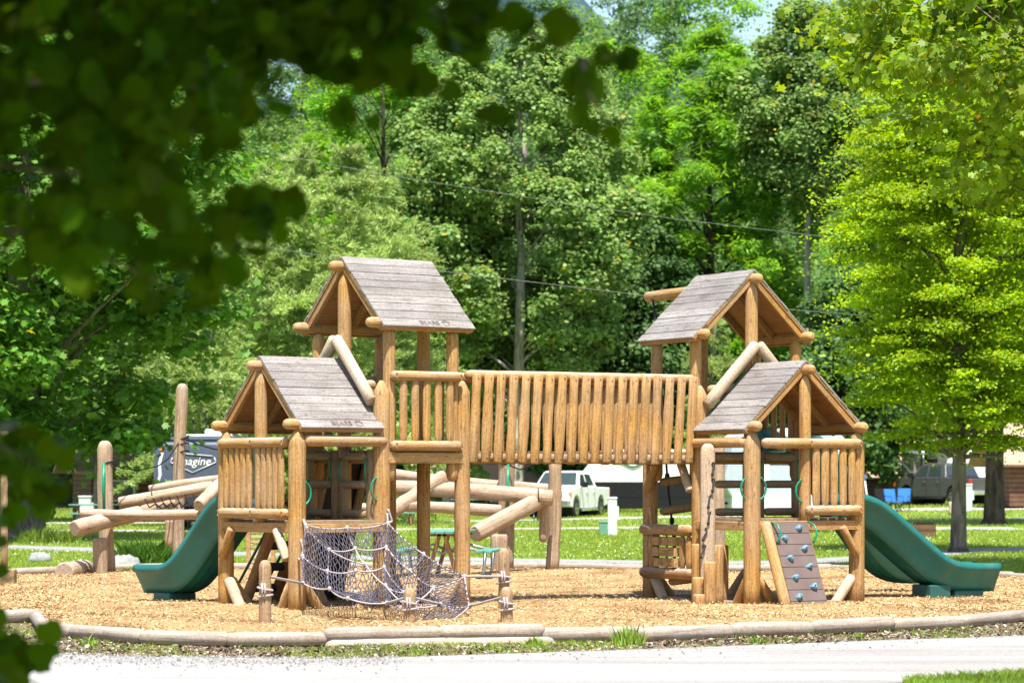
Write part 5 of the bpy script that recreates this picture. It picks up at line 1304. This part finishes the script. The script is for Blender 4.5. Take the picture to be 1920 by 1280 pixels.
tree('grey green tree with a tall bare grey trunk right of the bright green tree', 1518, 142, hz(10, 142), 3.6, hz(400, 142), 'f_grey', 12, 'leaf', .19, 75000, 230, .75, 'oval', flat=.75, jit=.35, free=.15, barkm='bark_pale', r0=.28, inner=.4, ntips=20)
tree('dark green tree standing low behind the right lower tower roof', 1600, 130, hz(520, 130), 3.2, 1.6, 'f_dark', 13, 'round', .22, 42000, 150, .85, 'dome', r0=.3, inner=.4)
tree('dark green tree behind the right end of the bridge', 1215, 142, hz(420, 142), 3.4, 1.4, 'f_dark', 14, 'round', .23, 42000, 150, .9, 'dome', r0=.3, inner=.4)
tree('dark green tree behind the middle of the bridge', 1075, 146, hz(500, 146), 3.0, 1.2, 'f_mid', 15, 'round', .23, 28000, 90, 1.0, 'dome', r0=.3, inner=.4)
tree('dense mid green tree between the left tree and the feathery tree', 330, 118, hz(250, 118), 3.4, 1.8, 'f_mid', 16, 'round', .21, 38000, 110, 1.0, 'oval', r0=.3, inner=.4)
tree('thick grey trunked tree beside the porch cabin behind the grey pickup', 1708, 138, hz(250, 138), 3.4, 5.0, 'f_mid', 17, 'round', .22, 30000, 90, 1.1, 'oval', r0=.5, inner=.4)
# --- the two lawn trees at the right and the overhanging sycamore
tree('slender yellow green maple on the lawn right of the right slide', 1797, 64, hz(40, 64), 2.55, 2.35, 'f_maple', 18, 'leaf', .075, 165000, 520, .46, 'wide', flat=.3, spray=.9, free=.12, r0=.16, inner=.25, up=1.0, out=.3, jit=.65, name='maple_tree', ntips=60, wig=.12, shell=.2)
tree('taller maple with a thick dark trunk behind the slender maple', 1864, 95, 14.5, 3.2, 3.4, 'f_maple', 19, 'leaf', .125, 90000, 300, .7, 'wide', flat=.35, spray=.8, barkm='bark_dark', r0=.33, inner=.25, up=1.0, out=.3, jit=.65, name='maple_tree', ntips=50, wig=.12, shell=.2)
tree('large leaved sycamore reaching in over the top right corner', 2170, 49, 13.5, 5.3, 6.6, 'f_syc', 20, 'maple', .155, 62000, 330, .75, 'wide', flat=.6, r0=.34, inner=.3, lf=.22, name='sycamore_tree', ntips=60, loc=(11.1, 49, 0), shell=.2, up=.5)
# --- the big tree at the left and its shade
tree('massive tulip tree with an ivy clad trunk at the left edge', 40, 76, 15.5, 6.0, 2.6, 'f_tulip', 21, 'maple', .22, 64000, 280, 1.05, 'wide', flat=.5, r0=.6, inner=.3, lf=.16, name='tulip_tree', ntips=40, wig=.12, shell=.3, up=.9, barkm='bark')
tree('leafy tree behind the tulip tree at the left edge', 190, 108, hz(330, 108), 4.2, 2.5, 'f_mid', 22, 'round', .2, 36000, 110, 1.1, 'oval', r0=.3, inner=.4)

def ivy():
    g = np.random.default_rng(5); n = 5000; a = g.random(n) * 6.283; z = .6 + g.random(n) * 6; r = .68 - .05 * z * .6 + g.random(n) * .25; lx, ly, lz = at_g(40, 76)
    ok = np.sin(a * 3 + z * 1.7) > -.2; a, z, r = a[ok], z[ok], r[ok]; c = np.stack([lx + np.cos(a) * r, ly + np.sin(a) * r, z], 1)
    nn = np.stack([np.cos(a), np.sin(a), .4 + 0 * a], 1) + g.normal(size=(len(a), 3)) * .4
    o = np_mesh('ivy', leaves(c, nn, g.uniform(.07, .15, len(a)), 'maple', g), 12, M['f_tulip']); tag(o, 'dark green ivy climbing the trunk of the tulip tree', 'ivy')
ivy()
# --- the wooded slope: one mass
def forest():
    g = np.random.default_rng(77)
    for mat, nm, sel in (('f_mid', 'wooded_hillside', 0), ('f_dark', 'wooded_hillside', 1), ('f_bright', 'wooded_hillside', 2)):
        vs = []; 
        rows = [(154, 17), (165, 17), (180, 16), (200, 15), (224, 15), (254, 14), (285, 14)]
        for ri, (d, n) in enumerate(rows):
            for i in range(n):
                pxx = -140 + 2200 * (i + .5 + g.uniform(-.4, .4)) / n; pick = [1, 0, 2, 1, 0, 0, 1][(i * 3 + ri * 2) % 7]
                if d < 160 and pick == 2: pick = 1
                if pick != sel: continue
                dd = d + g.uniform(-5, 5); x, y, z = at_g(pxx, dd); H = g.uniform(12, 18); R = g.uniform(3.6, 5.6)
                if 1440 < pxx < 1540 and d > 190: H *= .5
                c, r = crown_clumps(g, 60, H * .12, H, R, PROF['oval'], 1.35, .4); m = 8500 if d < 200 else 6500
                p, nn, _ = clump_leaves(g, c, r, m, .65, .8, .6, .35, .4, 0, .1); s = (.26 if d < 200 else .34) * g.uniform(.6, 1.4, m)
                vs.append(leaves(p + np.array([x, y, z]), nn, s, 'diamond', g))
        kind(np_mesh(nm, np.concatenate(vs), 4, M[mat]), 'stuff')
forest()
def far_trunks():
    g = np.random.default_rng(78); px_ = [1165, 1180, 1620, 735, 470, 1008, 1440, 1250]
    for i, p in enumerate(px_):
        d = 145 + g.uniform(0, 8); x, y, z = at_g(p, d); mb = MB(); h = g.uniform(7, 12); mb.tube([(x, y, z), (x + g.normal(0, .2), y, z + h * .4), (x + g.normal(0, .4), y, z + h)], [.22, .18, .1], 9); o = mb.build('tree_trunk', M['bark_dark' if i % 2 else 'bark'])
        tag(o, 'bare tree trunk in the shade under the wooded slope', 'tree trunk', 'bare trunks at the edge of the wood')
far_trunks()
# far ridge
def ridge():
    mb = MB(); n = 40; vs = []
    for i in range(n + 1):
        x = -420 + 840 * i / n; h = 165 + 16 * math.sin(i * .7) + 9 * math.sin(i * 1.9); 
        vs += [(x, 1000, 0), (x, 1060, h)]
    mb.add(vs, [(2 * i, 2 * i + 2, 2 * i + 3, 2 * i + 1) for i in range(n)], [[(0, 0)] * 4] * n, 0, True)
    kind(mb.build('far_hills', plain('far_blue_hill', (.05, .085, .12), .9, .1, var=.3, sc=.05)), 'structure')
ridge()
# --- shrubs and tufts
def shrub(px, d, s, h, label, mat, n, blade=True, seed=1):
    x, y, z = at_g(px, d); g = np.random.default_rng(seed); global rng
    a = g.random(n) * 6.283; r = s * np.sqrt(g.random(n)); old = rng; rng = g
    o = blades('shrub', x + np.cos(a) * r, y + np.sin(a) * r * .7, h * g.uniform(.5, 1.1, n) * (1 - .5 * (r / s) ** 2), np.full(n, .012 if d > 40 else .006), M[mat], np.full(n, z), .35); rng = old
    tag(o, label, 'shrub')
shrub(268, 52.5, .62, .62, 'dark green grassy shrub behind the left log climber', 'f_tulip', 1500, seed=1)
shrub(345, 55, .4, .7, 'dark green shrub beside the tallest natural post', 'f_tulip', 900, seed=2)
shrub(1180, 28.6, .16, .27, 'large tuft of long grass against the front border logs', 'blade_bright', 190, seed=3)
shrub(1418, 28.9, .09, .10, 'small leafy weed against the border log below the stepped posts', 'blade_bright', 90, seed=4)
shrub(1003, 28.3, .13, .13, 'grass tuft before the pale border log below the bridge', 'blade_bright', 120, seed=5)
shrub(165, 28.4, .1, .14, 'thin grass tuft against the border log at left', 'blade_bright', 50, seed=6)
shrub(1610, 29.8, .05, .1, 'tiny weed against the border log before the right slide', 'blade_bright', 40, seed=7)
shrub(90, 72, .8, .5, 'weedy grass clump at the foot of the tulip tree', 'blade_bright', 900, seed=8)
shrub(260, 49.6, .5, .16, 'low weeds along the far border log at left', 'blade_bright', 500, seed=9)
shrub(1490, 29.3, .05, .08, 'small grass tuft below the climbing wall border log', 'blade_bright', 40, seed=10)

# --- the near shade tree whose branches hang into the picture at left
def near_tree():
    g = np.random.default_rng(99); t = thing('shade_tree', 'dark out of focus leafy branches of a near tree filling the upper left', 'tree', (-2.05, 7.6, 0)); ORIG[t.name] = Vector((-2.05, 7.6, 0))
    mb = MB(); mb.tube([(-2.15, 7.6, 0), (-2.1, 7.6, .3), (-2.0, 7.6, 1.5), (-1.74, 7.6, 2.6), (-1.66, 7.7, 4), (-1.6, 7.7, 6.5)], [.34, .26, .24, .235, .2, .08], 14)
    def branch(pts, r): mb.tube([PX(q) for q in pts], [r * (1 - .85 * i / (len(pts) - 1)) for i in range(len(pts))], 6)
    B = [[(-100, 60, 7.6), (200, 20, 7.7), (500, 25, 7.9), (760, 30, 8.0), (900, 35, 8.1), (1010, 70, 8.2), (1090, 110, 8.2), (1180, 105, 8.2)], [(-80, 160, 7.6), (150, 150, 7.5), (400, 165, 7.6), (560, 185, 7.6)],
         [(-60, 300, 7.6), (150, 330, 7.4), (330, 400, 7.5), (480, 405, 7.6)], [(-60, 420, 7.6), (120, 450, 7.6), (260, 510, 7.7), (360, 560, 7.7)], [(500, 25, 7.9), (620, 120, 7.9), (760, 160, 8.0), (830, 185, 8.0)], [(1090, 110, 8.2), (1100, 170, 8.2), (1150, 250, 8.2)],
         [(-90, 800, 8.6), (10, 840, 8.6), (90, 880, 8.6)], [(-100, 1130, 9.6), (-20, 1160, 9.6), (60, 1200, 9.6)]]
    for b in B: branch(b, .013)
    mb.tube([(-1.95, 7.6, 1.7), (-1.7, 8.1, 1.75), (-1.5, 8.6, 1.86)], [.03, .02, .012], 6); mb.tube([(-2.05, 7.6, .7), (-2.1, 8.8, 1.0), (-1.93, 9.6, 1.27)], [.03, .022, .014], 6)
    mb.build('trunk', M['bark'], t)
    P_, S_ = [], []
    LOW = []
    def put(px, py, d, s):
        if d > 9.25: LOW.append((tuple(PX((px, py, d))), s)); return
        P_.append(tuple(PX((px, py, d)))); S_.append(s)
    def region(n, x0, x1, y0, y1, d0, d1, s0, s1, keep):
        for _ in range(n):
            px, py = g.uniform(x0, x1), g.uniform(y0, y1)
            if keep(px, py): put(px, py, g.uniform(d0, d1), g.uniform(s0, s1))
    edge = lambda py: np.interp(py, [-150, 60, 150, 220, 260, 330, 400, 470, 520, 600], [620, 560, 530, 540, 480, 400, 440, 420, 400, 360])
    gaps = [(430, 90, 40), (500, 120, 35), (150, 330, 25), (270, 430, 30), (330, 190, 22), (45, 330, 60), (60, 235, 35), (215, 500, 45), (355, 285, 30), (20, 460, 45), (385, 330, 35), (300, 520, 30), (130, 620, 40)]
    def k1(px, py):
        if px > edge(py) or py > 470 + 130 * (px / 400) + 30 * math.sin(px * .05): return False
        if g.random() > np.clip((edge(py) - px) / 170, .22, 1): return False
        return not any((px - a) ** 2 + (py - b) ** 2 < r * r and g.random() < .93 for a, b, r in gaps)
    region(3300, -160, 620, -150, 600, 6.8, 9.2, .045, .09, k1)
    region(900, 420, 930, -120, 175, 7.4, 8.6, .05, .095, lambda px, py: py < 150 - (px - 420) * .19 + 25 * math.sin(px * .045) and g.random() < .85)
    region(110, 330, 560, 360, 600, 7.3, 8.0, .05, .09, lambda px, py: py < 600 - abs(px - 380) * 1.1)
    region(34, -40, 140, 800, 960, 8.4, 8.9, .06, .10, lambda px, py: True)
    region(17, -60, 105, 1150, 1300, 9.3, 9.9, .08, .145, lambda px, py: px + (py - 1200) * .2 < 95)
    region(7, -60, 30, 960, 1130, 8.6, 9.2, .06, .1, lambda px, py: px < 30)
    HAND = len(P_)
    for px, py, d, s in ((1050, 50, 8.2, .10), (990, 60, 8.1, .10), (970, 35, 8.1, .09), (1010, 90, 8.2, .06), (1085, 145, 8.2, .10), (1105, 165, 8.2, .09), (1065, 150, 8.2, .08), (925, 218, 8.1, .10), (1178, 110, 8.2, .07), (1165, 118, 8.2, .05), (1085, 212, 8.2, .065), (1150, 255, 8.2, .06), (1112, 240, 8.2, .045), (845, 172, 8.0, .06), (790, 150, 8.0, .09), (760, 165, 8.0, .07), (900, 130, 8.1, .05), (1130, 105, 8.2, .06), (870, 70, 8.1, .11), (890, 90, 8.1, .09), (850, 60, 8.1, .11), (640, 130, 7.9, .1), (690, 140, 7.9, .1), (740, 130, 7.9, .09), (500, 405, 7.6, .08), (480, 420, 7.6, .08), (655, 215, 7.9, .05), (700, 230, 7.9, .05), (640, 210, 7.9, .08)): put(px, py, d, s)
    c = np.array(P_); s = np.array(S_); nn = g.normal(size=(len(c), 3)) * .75 + np.array([0, -.55, .45]); nn[HAND:] = g.normal(size=(len(c) - HAND, 3)) * .42 + np.array([0, -1, .25]); s[HAND:] *= 1.15
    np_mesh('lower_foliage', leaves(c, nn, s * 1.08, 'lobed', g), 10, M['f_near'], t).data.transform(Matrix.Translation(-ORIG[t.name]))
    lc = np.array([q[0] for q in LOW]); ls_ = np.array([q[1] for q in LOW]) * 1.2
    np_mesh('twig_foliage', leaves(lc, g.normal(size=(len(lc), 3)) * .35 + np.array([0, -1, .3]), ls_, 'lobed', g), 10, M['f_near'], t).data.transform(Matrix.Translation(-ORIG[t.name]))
    # unseen crown added above the picture, set towards the sun to shade them
    n = 14000; q = np.stack([g.uniform(-4.2, 1.2, n), g.uniform(4.2, 9.6, n), g.uniform(0, 1, n) ** .8 * 3.2 + 3.35], 1)
    ok = q[:, 2] > 3.1 + .19 * np.maximum(0, q[:, 1] - 7) + .1; q = q[ok]
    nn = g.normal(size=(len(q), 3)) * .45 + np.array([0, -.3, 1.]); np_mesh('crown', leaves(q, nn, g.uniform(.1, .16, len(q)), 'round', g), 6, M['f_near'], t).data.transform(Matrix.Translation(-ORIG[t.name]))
near_tree()
